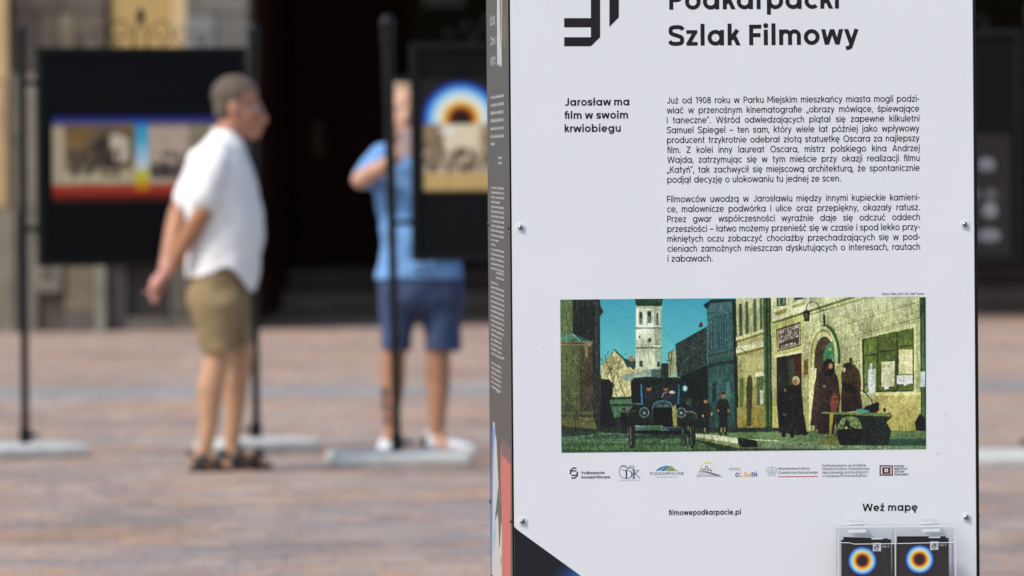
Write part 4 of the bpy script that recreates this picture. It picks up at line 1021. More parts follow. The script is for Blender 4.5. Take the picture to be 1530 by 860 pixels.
strokes('eagle_emblem', [[(735, 100), (750, 92), (755, 105), (738, 118), (742, 150), (742, 210)], [(720, 110), (690, 100), (668, 135), (680, 180), (710, 200)], [(765, 110), (795, 100), (818, 135), (806, 180), (775, 200)], [(705, 125), (695, 160), (715, 190)], [(780, 125), (790, 160), (770, 190)], [(725, 135), (722, 200), (742, 232), (762, 200), (758, 135)]], 6, mat('eagle_grey_ink', rgb(150, 154, 162), .6), 10.2, 1080, 688)
shapes('eagle_emblem', E([[(684, 222), (712, 215), (706, 240)], [(775, 215), (802, 222), (782, 240)], [(733, 92), (757, 90), (745, 104)]]), mat('eagle_gold_ink', rgb(140, 120, 80), .6))
shapes('rule', [[(1163, 711.4), (1222, 711.0), (1222, 712.1), (1163, 712.5)]], mat('crimson_ink', rgb(186, 60, 78), .6))
M_red = mat('deep_red_ink', rgb(176, 32, 52), .6); M_whitei = mat('white_ink', (0.74, .74, .75), .6)
def ringrect(a, b, c, d, t): return [[(a, b), (c, b), (c, b + t), (a, b + t)], [(a, d - t), (c, d - t), (c, d), (a, d)], [(a, b + t), (a + t, b + t), (a + t, d - t), (a, d - t)], [(c - t, b + t), (c, b + t), (c, d - t), (c - t, d - t)]]
shapes('square_logo', ringrect(1314.2, 694.9, 1333.9, 710.3, 1.7), M_ink)
shapes('square_logo', [[(1318, 697.8), (1330.6, 697.8), (1330.6, 707.8), (1318, 707.8)]], M_red)
shapes('square_logo', [[(1320, 698.6), (1328.2, 698.6), (1328.2, 706.6), (1320, 706.6)]], M_ink, .0004)
shapes('square_logo', [[(1321.6, 700), (1326.8, 700), (1326.8, 705.2), (1321.6, 705.2)]], M_whitei, .00055)
shapes('square_logo', [[(1323.3, 701.8), (1325, 701.8), (1325, 703.4), (1323.3, 703.4)]], M_ink, .0007)

# --- dark corner with the halo print at the foot of the front panel
nx_, ny_ = 90, 60; V_, Cc = [], []
cxr, cyr = 962.0, 960.0
RAD = [(0, (28, 24, 25)), (40, (28, 24, 25)), (52, (120, 40, 10)), (66, (230, 140, 20)), (78, (244, 224, 90)), (92, (236, 236, 228)), (112, (120, 200, 232)), (130, (60, 130, 200)), (150, (36, 62, 118)), (172, (27, 25, 31)), (2000, (27, 23, 24))]
for j in range(ny_):
    for i in range(nx_):
        x = 766.4 + (1455 - 766.4) * i / (nx_ - 1); ytop = 787.0 + (x - 767.0) * 0.724; yb_ = 1330
        y_ = ytop + (yb_ - ytop) * (j / (ny_ - 1)) ** 1.6
        u, z = fr(x, y_); V_.append((max(u, .0022), -.0003, max(z, ZBOT))); R = math.hypot(x - cxr, y_ - cyr)
        for (ra, ca_), (rb_, cb_) in zip(RAD, RAD[1:]):
            if ra <= R <= rb_:
                t = (R - ra) / (rb_ - ra); Cc.append([s2l(ca_[k] * (1 - t) + cb_[k] * t) for k in range(3)]); break
mesh_obj('dark_corner_print', V_, [(j * nx_ + i, (j + 1) * nx_ + i, (j + 1) * nx_ + i + 1, j * nx_ + i + 1) for j in range(ny_ - 1) for i in range(nx_ - 1)], M_print, front, cols=Cc)
# --- screws
def screw(u, z, side=None, washer=True):
    b = bmesh.new(); lathe(b, [(.0054, 0), (.0054, .0008), (.0050, .0019), (.0040, .0030), (.0026, .0036), (.0022, .0036)], n=20)
    b2 = bmesh.new(); lathe(b2, [(.0022, .0037), (.0020, .0038)], n=6)
    rot = Matrix.Rotation(math.pi / 2, 4, 'X')
    if side == 'L': rot = Matrix.Rotation(-math.pi / 2, 4, 'Y')
    if side == 'R': rot = Matrix.Rotation(math.pi / 2, 4, 'Y')
    pos = {'L': Vector((-.0004, u, z)), 'R': Vector((UR + .0066, u, z)), None: Vector((u, -.0009, z))}[side]
    M4 = Matrix.Translation(pos) @ rot
    for bb in (b, b2):
        for v in bb.verts: v.co = M4 @ v.co
    o = bm_obj('screw', b, M_steel if side is None else M_darksteel, pil, True); bm_obj('socket', b2, M_darksteel, o)
    if side is None:
        b = bmesh.new(); lathe(b, [(.0088, 0), (.0088, .0006), (.0080, .0010), (.006, .0010)], n=24)
        M5 = Matrix.Translation(Vector((u, -.0001, z))) @ rot
        for v in b.verts: v.co = M5 @ v.co
        bm_obj('washer', b, M_washer, o)
fz = [fr(778, 340), fr(1441.5, 335.5), fr(781, 779), fr(1444, 773)]
for u, z in fz: screw(u, z)
for z in (fz[0][1] + (fz[0][1] - fz[2][1]),): screw(fz[0][0], z); screw(fz[1][0], z)
for z in (fz[0][1], fz[2][1]): screw(.03, z, 'L'); screw(PW - .03, z, 'L'); screw(.03, z + .001, 'R')

# --- the printed film still
cv = Canvas(837, 442, 1383.5, 677, 2, 2, (78, 160, 170))
random.seed(11); np.random.seed(11)
def a(*P): return [(830 + P[i] / 3.307, 430 + P[i + 1] / 3.307) for i in range(0, len(P), 2)]
def bq(*P): return [(1100 + P[i] / 3.307, 430 + P[i + 1] / 3.307) for i in range(0, len(P), 2)]
cv.poly(a(200, 30, 760, 30, 760, 420, 200, 420), (62, 148, 164), c2=(104, 182, 178))
for P in (a(270, 60, 385, 135), a(222, 178, 385, 138), a(530, 80, 620, 55), a(530, 210, 600, 270), a(525, 230, 590, 275), a(620, 60, 745, 130)): cv.line(*P[0], *P[1], .35, (48, 112, 122))
def bp_(L): return [bq(*p)[0] for p in L]
def ap_(L): return [a(*p)[0] for p in L]
# distant sunlit house and low wall
cv.poly(a(200, 560, 480, 560, 480, 740, 200, 740), (30, 44, 34), tex=.2)
cv.poly(a(222, 385, 288, 308, 330, 352, 395, 400, 560, 405, 560, 540, 222, 540), (186, 178, 112), tex=.12, ts=(2, 2))
cv.poly(a(284, 305, 292, 305, 392, 398, 380, 404), (40, 58, 48)); cv.poly(a(330, 352, 395, 352, 395, 392, 350, 392), (36, 60, 58)); cv.poly(a(362, 338, 378, 338, 378, 362, 362, 362), (150, 110, 60)); cv.poly(a(384, 348, 392, 348, 392, 362, 384, 362), (110, 90, 60))
cv.poly(a(330, 430, 470, 402, 555, 402, 555, 450, 330, 460), (128, 150, 128), tex=.08); cv.poly(a(470, 400, 556, 400, 556, 450, 470, 450), (70, 92, 84), tex=.15)
cv.poly(a(262, 545, 420, 535, 420, 640, 262, 640), (72, 100, 72), tex=.12, ts=(3, 2)); cv.poly(a(266, 540, 420, 534, 420, 548, 266, 552), (30, 48, 40)); cv.poly(a(262, 575, 400, 572, 400, 584, 262, 586), (34, 50, 40))
for i in range(55):   # bare tree
    x, y_ = random.uniform(230, 330), random.uniform(330, 520); L = random.uniform(20, 55); an = random.uniform(-2.6, -.5)
    P = a(x, y_, x + L * math.cos(an), y_ + L * math.sin(an)); cv.line(*P[0], *P[1], random.uniform(.3, .7), random.choice([(40, 52, 44), (60, 64, 44)]))
cv.pline(a(300, 540, 275, 440, 240, 330), .8, (38, 46, 38)); cv.pline(a(340, 540, 300, 430, 320, 360), .7, (38, 46, 38))
# tower
cv.poly(a(397, 96, 523, 96, 521, 398, 393, 402), (206, 214, 176), c2=(188, 198, 150), tex=.04, ts=(3, 3)); cv.poly(a(486, 96, 524, 96, 523, 400, 490, 402), (126, 150, 116), alpha=.75, tex=.05)
cv.poly(a(397, 96, 412, 96, 408, 400, 393, 402), (226, 230, 196), alpha=.7)
cv.poly(a(396, 44, 528, 44, 531, 60, 392, 60), (26, 44, 36)); cv.poly(a(392, 56, 531, 56, 524, 86, 518, 90, 402, 90, 394, 72), (36, 72, 48), c2=(24, 40, 34), tex=.2, ts=(2, 2)); cv.poly(a(396, 90, 526, 90, 524, 102, 398, 102), (170, 180, 138))
for yy in (194, 292): cv.poly(a(394, yy, 525, yy - 2, 525, yy + 7, 394, yy + 9), (104, 124, 92)); cv.poly(a(396, yy - 6, 523, yy - 8, 523, yy - 2, 396, yy), (222, 226, 190))
for (x, y_, ww, hh) in ((412, 118, 16, 64), (452, 112, 20, 62), (496, 122, 12, 60)): cv.poly(a(x - 4, y_ - 6, x + ww + 4, y_ - 6, x + ww + 4, y_ + hh, x - 4, y_ + hh), (186, 192, 154)); cv.poly(a(x, y_, x + ww, y_, x + ww, y_ + hh, x, y_ + hh), (92, 112, 92)); cv.poly(a(x + 3, y_ + 4, x + ww - 3, y_ + 4, x + ww - 3, y_ + hh * .45, x + 3, y_ + hh * .45), (34, 50, 50))
for (x, y_, ww, hh) in ((410, 236, 7, 12), (456, 246, 14, 22), (412, 360, 14, 28), (500, 362, 12, 28)): cv.poly(a(x, y_, x + ww, y_, x + ww, y_ + hh, x, y_ + hh), (56, 58, 44))
# left buildings
cv.poly(a(84, 50, 218, 50, 222, 88, 236, 118, 219, 140, 219, 430, 300, 700, 310, 730, 84, 730), (44, 46, 42), c2=(36, 38, 34), tex=.16, ts=(2, 8))
for x in (112, 140, 168, 196): cv.poly(a(x, 70, x + 10, 68, x + 12, 400, x, 400), random.choice([(58, 62, 56), (28, 32, 32)]), tex=.1)
for x in (126, 154, 182): cv.poly(a(x, 90, x + 8, 92, x + 8, 250, x, 246), (24, 28, 28))
cv.poly(a(222, 450, 262, 452, 282, 480, 276, 540, 262, 560, 306, 720, 215, 722), (22, 26, 24), tex=.2)
cv.poly(a(23, 58, 84, 58, 84, 250, 23, 250), (78, 94, 60), tex=.10, ts=(3, 4)); cv.poly(a(84, 58, 104, 58, 110, 240, 84, 230), (30, 34, 30))
cv.poly(a(23, 262, 118, 262, 120, 700, 23, 712), (86, 96, 58), c2=(66, 72, 46), tex=.10, ts=(3, 4))
cv.poly(a(118, 268, 180, 272, 182, 705, 118, 700), (72, 64, 44), c2=(50, 46, 36), tex=.12, ts=(3, 6)); cv.poly(a(140, 290, 158, 288, 156, 350, 146, 340), (150, 146, 80), alpha=.8)
cv.poly(a(24, 246, 50, 226, 84, 226, 120, 262, 24, 264), (74, 116, 92), tex=.06); cv.poly(a(84, 226, 186, 266, 120, 264), (44, 88, 80)); cv.line(*a(82, 226, 122, 264)[0], *a(82, 226, 122, 264)[1], .9, (186, 206, 176))
cv.poly(a(24, 264, 186, 264, 172, 290, 160, 292, 120, 284, 24, 284), (120, 114, 78)); cv.poly(a(24, 270, 140, 272, 140, 276, 24, 275), (60, 58, 44)); cv.poly(a(24, 612, 180, 612, 180, 626, 24, 626), (86, 96, 60), alpha=.7)
cv.poly(a(24, 640, 182, 640, 205, 700, 24, 712), (84, 84, 50), tex=.12, ts=(3, 3)); cv.poly(a(24, 684, 220, 700, 220, 716, 24, 716), (40, 46, 36))
# middle right: dark roofs and shaded facades
cv.poly(a(590, 278, 748, 188, 748, 400, 600, 442, 590, 360), (44, 56, 48), tex=.38, ts=(2, 2)); cv.pline(a(586, 284, 748, 190), .8, (26, 34, 34)); cv.poly(a(706, 196, 710, 170, 724, 170, 726, 190), (46, 44, 40)); cv.poly(a(712, 166, 720, 166, 720, 178, 712, 178), (120, 80, 50))
cv.poly(a(552, 318, 592, 304, 596, 440, 556, 440), (160, 166, 116), tex=.12); cv.pline(a(588, 306, 556, 322, 560, 360, 548, 356), 1.2, (30, 36, 36)); cv.pline(a(572, 316, 562, 430), 1, (30, 36, 36)); cv.poly(a(520, 372, 556, 372, 556, 440, 520, 440), (34, 44, 38), tex=.3)
cv.poly(a(610, 440, 750, 380, 750, 700, 640, 720, 640, 470), (20, 26, 24), tex=.15, ts=(2, 3)); cv.poly(a(612, 560, 668, 540, 672, 690, 625, 700), (40, 56, 46), tex=.15, ts=(2, 6))
for x in (620, 634, 648): cv.poly(a(x, 560, x + 4, 560, x + 4, 690, x, 690), (110, 128, 96), alpha=.7)
cv.poly(a(728, 86, 768, 56, 886, 54, 890, 700, 750, 700, 748, 102), (62, 96, 92), c2=(38, 62, 56), tex=.08, ts=(3, 4)); cv.poly(a(728, 84, 770, 54, 880, 54, 880, 64, 766, 76, 744, 104), (26, 40, 42))
for k, x in enumerate((762, 782, 806, 832, 856)): cv.poly(a(x, 150 - k * 6, x + 12, 146 - k * 6, x + 12, 310 - k * 4, x, 316 - k * 4), (34, 54, 58)); cv.poly(a(x + 3, 156 - k * 6, x + 8, 154 - k * 6, x + 8, 300, x + 3, 304), (84, 128, 124), alpha=.8)
cv.poly(a(750, 330, 884, 300, 884, 318, 750, 346), (40, 60, 52)); cv.poly(a(750, 372, 884, 352, 884, 372, 750, 392), (34, 50, 44)); cv.poly(a(744, 340, 884, 310, 886, 330, 744, 352), (76, 96, 78), alpha=.6)
cv.poly(a(756, 440, 880, 430, 880, 560, 756, 566), (52, 84, 78), tex=.1, ts=(3, 5)); cv.poly(a(770, 470, 790, 468, 790, 560, 770, 562), (30, 44, 40)); cv.poly(a(840, 462, 858, 460, 858, 560, 840, 560), (74, 110, 100))
cv.poly(a(872, 54, 890, 54, 902, 706, 884, 704), (26, 34, 26))
# sunlit ochre house 1
cv.poly(a(890, 50, 1060, 50, 1062, 706, 902, 706), (180, 178, 118), c2=(146, 138, 66), tex=.05, ts=(3, 3))
for (p0, p1_) in ((902, 912), (916, 918)): cv.poly(a(904, 80, 920, 74, 922, 242, 906, 248), (58, 82, 62)); cv.poly(a(936, 68, 950, 64, 952, 232, 938, 236), (66, 92, 70))
cv.poly(bq(46, 70, 58, 66, 60, 236, 48, 240), (66, 92, 66)); cv.poly(bq(82, 56, 98, 52, 100, 222, 84, 226), (66, 92, 66)); cv.poly(bq(114, 52, 126, 48, 128, 206, 116, 210), (70, 92, 66))
cv.poly(bq(-3, 244, 134, 200, 134, 216, -3, 260), (210, 208, 134)); cv.poly(bq(-3, 262, 134, 218, 134, 226, -3, 270), (96, 96, 50)); cv.poly(bq(-3, 294, 134, 256, 134, 286, -3, 322), (204, 206, 148)); cv.poly(bq(-3, 325, 134, 290, 134, 302, -3, 337), (110, 108, 50))
cv.poly(bq(14, 448, 34, 444, 32, 590, 12, 590), (92, 108, 50)); cv.poly(bq(98, 438, 132, 434, 132, 576, 98, 580), (84, 100, 58)); cv.poly(bq(114, 504, 130, 504, 130, 572, 114, 574), (196, 204, 178)); cv.poly(bq(90, 418, 136, 414, 136, 434, 90, 438), (214, 214, 160))
cv.poly(bq(0, 590, 142, 584, 142, 708, 0, 706), (150, 140, 66), c2=(118, 108, 50), tex=.06, ts=(3, 3))
cv.poly(bq(46, 486, 50, 440, 64, 424, 76, 442, 78, 486, 70, 680, 48, 682), (62, 62, 38)); cv.poly(bq(38, 486, 44, 430, 64, 408, 84, 432, 86, 486, 78, 486, 76, 444, 64, 426, 52, 444, 48, 486), (176, 176, 100))
cv.pline(bq(0, 300, 20, 298, 40, 312, 50, 330), .9, (34, 40, 30)); cv.pline(bq(50, 328, 92, 328), .8, (34, 40, 30))
# facades top-left of house 2, drain pipes
cv.poly(bq(130, 44, 166, 44, 168, 706, 138, 706), (72, 92, 48), tex=.10, ts=(2, 8)); cv.poly(bq(142, 44, 156, 44, 160, 690, 146, 690), (34, 58, 38)); cv.poly(bq(160, 44, 170, 44, 174, 706, 166, 706), (40, 48, 26)); cv.poly(bq(128, 690, 164, 680, 166, 700, 130, 704), (30, 36, 24))
cv.poly(bq(170, 44, 940, 40, 940, 706, 174, 710), (178, 180, 122), c2=(150, 152, 88), tex=.06, ts=(3, 4))
cv.poly(bq(170, 44, 540, 44, 176, 170), (200, 202, 144), tex=.05, ts=(3, 4)); cv.poly(bq(176, 170, 700, 44, 930, 44, 930, 62, 178, 182), (188, 190, 132), tex=.04)
cv.poly(bq(176, 168, 560, 44, 590, 44, 176, 178), (80, 90, 42)); cv.poly(bq(176, 182, 640, 46, 652, 46, 176, 190), (104, 112, 58))
for (x0_, y0_, x1_, y1_) in ((322, 246, 920, 60), (322, 312, 920, 140), (500, 300, 905, 226), (500, 382, 620, 352), (322, 386, 360, 376), (322, 440, 356, 432), (500, 440, 616, 424), (322, 500, 350, 494)): cv.line(*bq(x0_, y0_, x1_, y1_)[0], *bq(x0_, y0_, x1_, y1_)[1], .6, (84, 90, 44))
for k in range(18):
    x = 340 + k * 33; y0_ = 246 - (x - 322) * .311; cv.line(*bq(x, y0_, x, y0_ + 60)[0], *bq(x, y0_, x, y0_ + 62)[1], .35, (128, 134, 72))
    x2 = x + 16; y0_ = 312 - (x2 - 322) * .288; cv.line(*bq(x2, y0_, x2, y0_ + 74)[0], *bq(x2, y0_, x2, y0_ + 74)[1], .35, (130, 136, 74))
for k in range(26):
    x = random.uniform(440, 920); y0_ = random.uniform(60, 260); cv.line(*bq(x, y0_, x + 2, y0_ + 30)[0], *bq(x, y0_, x + 2, y0_ + 30)[1], random.uniform(.8, 2.5), (140, 146, 76), alpha=.5)
cv.poly(bq(198, 44, 244, 44, 244, 86, 198, 92), (52, 68, 48)); cv.poly(bq(206, 46, 216, 46, 216, 84, 206, 86), (120, 138, 108)); cv.poly(bq(228, 46, 238, 46, 238, 80, 228, 82), (120, 138, 108)); cv.poly(bq(186, 104, 246, 86, 246, 100, 190, 118), (214, 214, 142)); cv.poly(bq(190, 118, 246, 100, 246, 122, 192, 138), (140, 140, 66))
cv.poly(bq(284, 46, 330, 44, 330, 54, 284, 62), (52, 68, 48)); cv.poly(bq(272, 74, 342, 54, 342, 66, 276, 86), (214, 214, 142)); cv.poly(bq(276, 86, 340, 66, 340, 78, 280, 98), (150, 150, 74))
# shop sign and doorway
cv.poly(bq(178, 176, 332, 130, 330, 330, 176, 330), (170, 172, 90), tex=.06); cv.poly(bq(196, 204, 316, 166, 318, 284, 200, 314), (64, 50, 44)); cv.poly(bq(202, 212, 312, 176, 312, 182, 202, 218), (170, 160, 130)); cv.poly(bq(202, 302, 314, 272, 314, 277, 202, 307), (170, 160, 130)); cv.poly(bq(202, 212, 206, 211, 206, 303, 202, 305), (170, 160, 130)); cv.poly(bq(309, 180, 313, 178, 314, 275, 310, 277), (170, 160, 130))
for txt, (xa_, ya_), (xb_, yb2_), size_, kx_ in (('ZEGARMISTRZ', (210, 272), (304, 240), .064, 1), ('KONRAD ZEGIEN', (232, 288), (280, 276), .016, 1)):
    qs = set_line(txt, 0, 1.0, 1.0 / 6000, 100 if size_ > .03 else 120, False); mxx = max(v[0] for p in qs for v in p); sc = size_ / 700 * 1000
    for p in qs:
        cv.poly([bq(xa_ + (xb_ - xa_) * vx / mxx, ya_ + (yb2_ - ya_) * vx / mxx - vy * 6000 / 700 * (54 if size_ > .03 else 9))[0] for vx, vy in p], (206, 200, 160))
cv.ell(*bq(222, 288)[0], 1.2, 1.2, (200, 194, 150)); cv.ell(*bq(288, 272)[0], 1.2, 1.2, (200, 194, 150))
cv.poly(bq(196, 340, 320, 316, 322, 700, 196, 560), (46, 34, 26), tex=.12, ts=(3, 8)); cv.poly(bq(206, 348, 250, 340, 250, 520, 206, 520), (30, 36, 30)); cv.poly(bq(258, 350, 284, 346, 284, 480, 258, 480), (62, 66, 44)); cv.poly(bq(288, 344, 316, 338, 318, 470, 290, 470), (60, 34, 22), tex=.2); cv.poly(bq(188, 334, 324, 306, 324, 318, 190, 344), (206, 206, 140))
cv.poly(bq(330, 354, 352, 350, 352, 426, 330, 430), (116, 88, 34)); cv.poly(bq(334, 362, 348, 358, 348, 398, 334, 400), (84, 60, 26)); cv.poly(bq(556, 344, 574, 342, 574, 370, 556, 370), (70, 56, 34))
# arched doorway
def arch(cx, cy, rx, ry, base): return [(cx - rx, base)] + [(cx + rx * math.cos(t), cy - ry * math.sin(t)) for t in [PI - i * PI / 20 for i in range(21)]] + [(cx + rx, base)]
cv.poly(bp_(arch(438, 340, 76, 160, 470)), (44, 84, 44)); cv.poly(bp_(arch(428, 346, 72, 158, 700)), (196, 196, 122)); cv.poly(bp_(arch(428, 348, 64, 146, 700)), (120, 124, 64)); cv.poly(bp_(arch(430, 350, 60, 138, 700)), (190, 190, 118)); cv.poly(bp_(arch(434, 352, 50, 114, 700)), (62, 50, 36), tex=.12, ts=(3, 3))
cv.poly(bq(486, 372, 482, 290, 474, 262, 460, 268, 440, 290, 428, 330, 428, 372), (58, 106, 66)); cv.poly(bq(352, 396, 396, 396, 396, 404, 352, 404), (214, 214, 148)); cv.poly(bq(356, 404, 392, 404, 388, 660, 360, 660), (206, 206, 128)); cv.poly(bq(486, 372, 518, 372, 518, 382, 486, 382), (190, 194, 128)); cv.poly(bq(488, 382, 514, 382, 512, 690, 490, 690), (156, 160, 86))
for t_, x_, y_ in (('WC', 452, 312), ('AT', 470, 362)):
    qs = set_line(t_, 0, 1.0, 1.0 / 1200, 90, False)
    for p in qs: cv.poly([bq(x_ + vx * 20, y_ - vy * 1200 / 700 * 14 - vx * 6)[0] for vx, vy in p], (196, 206, 150))
# lamp on its bracket
cv.pline(bp_([(346, 106), (346, 92), (356, 74), (376, 66), (396, 74), (408, 90), (412, 110), (414, 164), (430, 166)]), .9, (34, 36, 26)); cv.pline(bq(414, 106, 432, 108, 434, 132), .8, (34, 36, 26)); cv.poly(bq(428, 132, 438, 132, 438, 184, 430, 184), (26, 40, 30)); cv.poly(bq(326, 118, 346, 106, 364, 116, 360, 164, 336, 164), (30, 30, 24)); cv.poly(bq(336, 124, 352, 122, 350, 150, 338, 150), (66, 62, 44), tex=.2)
# shuttered window with notices
cv.poly(bq(608, 246, 888, 170, 890, 514, 612, 520), (196, 198, 126)); cv.poly(bq(620, 252, 876, 196, 876, 508, 624, 514), (46, 52, 32)); cv.poly(bq(630, 256, 692, 240, 692, 508, 632, 510), (92, 112, 46), c2=(110, 128, 66), tex=.14, ts=(1, 12)); cv.poly(bq(700, 232, 788, 212, 790, 500, 700, 506), (74, 88, 38), tex=.16, ts=(1, 12)); cv.poly(bq(798, 210, 872, 198, 874, 500, 800, 502), (82, 98, 40), tex=.16, ts=(1, 12))
for (xa_, xb_, ya_) in ((632, 690, 330), (702, 786, 310), (802, 872, 286), (632, 690, 470), (702, 786, 470), (802, 872, 470)): cv.poly(bq(xa_, ya_, xb_, ya_ - 8, xb_, ya_ - 2, xa_, ya_ + 6), (36, 40, 22))
for (x0_, y0_, x1_, y1_, c) in ((716, 362, 780, 484, (206, 206, 150)), (802, 304, 870, 422, (206, 200, 132)), (792, 430, 872, 470, (206, 214, 196)), (648, 400, 686, 470, (196, 212, 190)), (660, 372, 672, 400, (214, 220, 200)), (650, 470, 684, 512, (206, 214, 194)), (730, 470, 752, 496, (214, 210, 170)), (826, 450, 844, 478, (220, 222, 200)), (908, 410, 930, 480, (196, 206, 190))):
    cv.poly(bq(x0_, y0_, x1_, y0_ - 3, x1_, y1_, x0_, y1_ + 3), c, tex=.10, ts=(3, 2))
    for k in range(int((y1_ - y0_) / 9)):
        if random.random() < .7: cv.poly(bq(x0_ + random.uniform(3, 12), y0_ + 5 + k * 9, x1_ - random.uniform(3, 18), y0_ + 4 + k * 9, x1_ - 8, y0_ + 7 + k * 9, x0_ + 6, y0_ + 8 + k * 9), (140, 132, 84), alpha=.6)
cv.poly(bq(684, 518, 912, 512, 914, 526, 686, 534), (214, 206, 112)); cv.poly(bq(686, 530, 914, 524, 916, 706, 690, 706), (182, 172, 92), c2=(160, 150, 74), tex=.05, ts=(2, 6))
for x in range(700, 910, 22): cv.line(*bq(x, 534, x, 548)[0], *bq(x, 534, x, 548)[1], .6, (130, 120, 40))
cv.poly(bq(906, 44, 938, 44, 938, 706, 912, 706), (38, 60, 36), c2=(46, 56, 32), tex=.15, ts=(2, 8)); cv.poly(bq(914, 120, 928, 120, 930, 680, 918, 680), (66, 92, 56)); cv.poly(bq(908, 410, 932, 408, 932, 486, 910, 486), (190, 204, 196), tex=.08); cv.poly(bq(880, 660, 906, 616, 930, 640, 936, 706, 888, 706), (24, 22, 18))
cv.pline(bp_([(812, 146), (836, 168), (866, 176), (888, 166)]), .4, (80, 80, 40)); cv.poly(bq(176, 560, 198, 556, 200, 706, 176, 706), (170, 162, 84)); cv.poly(bq(322, 560, 356, 556, 356, 706, 322, 706), (150, 152, 76), alpha=.5)
# cobbled street, kerb, pavement
cv.poly(a(215, 690, 1100, 690, 1100, 740, 215, 740), (34, 44, 34), tex=.3, ts=(3, 1))
cv.poly(a(24, 712, 640, 726, 900, 792, 1010, 800, 1010, 830, 24, 830), (74, 104, 74), c2=(66, 92, 52), tex=.26, ts=(3, 1)); cv.poly(a(24, 712, 180, 712, 220, 722, 24, 740), (36, 52, 42), tex=.3, ts=(3, 1)); cv.poly(a(200, 726, 700, 724, 700, 742, 120, 748), (46, 64, 52), tex=.3, ts=(4, 1), alpha=.8); cv.poly(a(24, 770, 700, 766, 700, 776, 24, 782), (44, 60, 46), tex=.3, ts=(4, 1), alpha=.6); cv.poly(a(24, 800, 980, 800, 980, 822, 24, 822), (52, 72, 46), tex=.35, ts=(4, 1), alpha=.8)
cv.poly(a(676, 716, 1100, 708, 1400, 700) + bq(940, 702, 940, 800, 0, 790) + a(905, 782, 780, 755), (88, 110, 68), c2=(96, 120, 76), tex=.10, ts=(5, 1))
cv.poly(a(686, 722, 760, 724, 900, 742, 1100, 752, 1100, 772, 900, 768, 780, 752, 690, 736), (196, 206, 150), tex=.10, ts=(3, 2)); cv.poly(a(686, 736, 780, 752, 900, 768, 1000, 772, 1000, 792, 880, 786, 770, 764, 690, 746), (120, 132, 84), tex=.18, ts=(5, 2)); cv.poly(a(690, 748, 770, 764, 880, 786, 940, 800, 800, 800, 700, 760), (40, 50, 34), tex=.25, ts=(2, 1))
for x in range(700, 900, 26): cv.line(*a(x, 738 + (x - 690) * .14)[0], *a(x + 2, 752 + (x - 690) * .15)[0], .5, (70, 84, 54))
cv.poly(bq(0, 740, 30, 740, 100, 755, 104, 786, 10, 786), (22, 26, 22)); cv.poly(bq(104, 752, 500, 764, 940, 770, 940, 800, 104, 790), (112, 134, 94), c2=(96, 116, 78), tex=.12, ts=(5, 2)); cv.poly(bq(0, 790, 940, 796, 940, 806, 0, 806), (56, 64, 44), tex=.25, ts=(3, 1))
for x in range(120, 930, 38): cv.line(*bq(x, 758, x - 4, 790)[0], *bq(x, 758, x - 4, 790)[1], .5, (54, 78, 48))
cv.poly(bq(440, 750, 940, 740, 940, 776, 470, 776), (34, 62, 52), tex=.15, alpha=.85)
# people walking on the pavement
def fig(x, yt, yb_, ww, c, head, hc_, f=a):
    H = yb_ - yt
    cv.poly(f(x - ww * .32, yt + H * .17, x + ww * .32, yt + H * .17, x + ww * .5, yt + H * .36, x + ww * .34, yt + H * .58, x + ww * .26, yt + H * .98, x + ww * .08, yt + H * .98, x, yt + H * .68, x - ww * .1, yt + H * .98, x - ww * .28, yt + H * .98, x - ww * .34, yt + H * .55, x - ww * .5, yt + H * .38), c, tex=.15)
    p = f(x, yt + H * .08)[0]; cv.ell(p[0], p[1], head / 3.3, head * 1.2 / 3.3, hc_); cv.ell(p[0], p[1] - head * .8 / 3.3, head * .9 / 3.3, head * .5 / 3.3, (40, 30, 22))
fig(738, 544, 724, 50, (24, 28, 26), 10, (160, 112, 66)); fig(824, 512, 730, 66, (24, 27, 24), 12, (152, 106, 62)); fig(334, 592, 726, 44, (18, 24, 22), 8, (60, 56, 44))
for x, y_ in ((724, 632), (768, 622), (800, 604), (850, 606)): cv.ell(*a(x, y_)[0], 1.3, 2.2, (196, 140, 84))
cv.poly(a(730, 690, 736, 690, 736, 712, 730, 712), (150, 140, 90)); cv.poly(a(812, 690, 818, 690, 818, 712, 812, 712), (150, 140, 90)); cv.poly(a(828, 688, 834, 688, 834, 712, 828, 712), (150, 140, 90))
# motor car
cv.poly(a(368, 462, 384, 444, 440, 440, 600, 442, 648, 456, 652, 468, 600, 474, 560, 474, 384, 474), (28, 38, 34), c2=(18, 24, 22)); cv.poly(a(368, 466, 424, 470, 430, 568, 372, 570), (20, 20, 20)); cv.poly(a(420, 474, 606, 472, 602, 590, 426, 590), (30, 38, 38), tex=.15)
cv.poly(a(600, 474, 640, 470, 640, 600, 606, 600), (26, 34, 30), tex=.2); cv.ell(*a(458, 496)[0], 3.4, 4.6, (150, 108, 58)); cv.ell(*a(540, 498)[0], 3.2, 4.4, (140, 100, 54)); cv.ell(*a(458, 488)[0], 3.4, 2.4, (40, 26, 16)); cv.ell(*a(540, 489)[0], 3.4, 2.2, (44, 28, 18)); cv.ell(*a(462, 530)[0], 9, 6, (44, 44, 50)); cv.ell(*a(545, 528)[0], 9, 6, (40, 40, 46)); cv.ell(*a(572, 516)[0], 4, 2.5, (180, 184, 160))
cv.pline(bp_([]) + [a(522, 540)[0], a(530, 522)[0], a(548, 514)[0]], .8, (186, 186, 160)); cv.poly(a(416, 474, 422, 474, 427, 580, 423, 586, 418, 560), (56, 124, 158)); cv.poly(a(604, 474, 609, 474, 607, 560, 600, 572), (50, 112, 146)); cv.ell(*a(636, 496)[0], 4, 4.5, (92, 150, 148)); cv.ell(*a(636, 496)[0], 2.2, 2.6, (190, 220, 196))
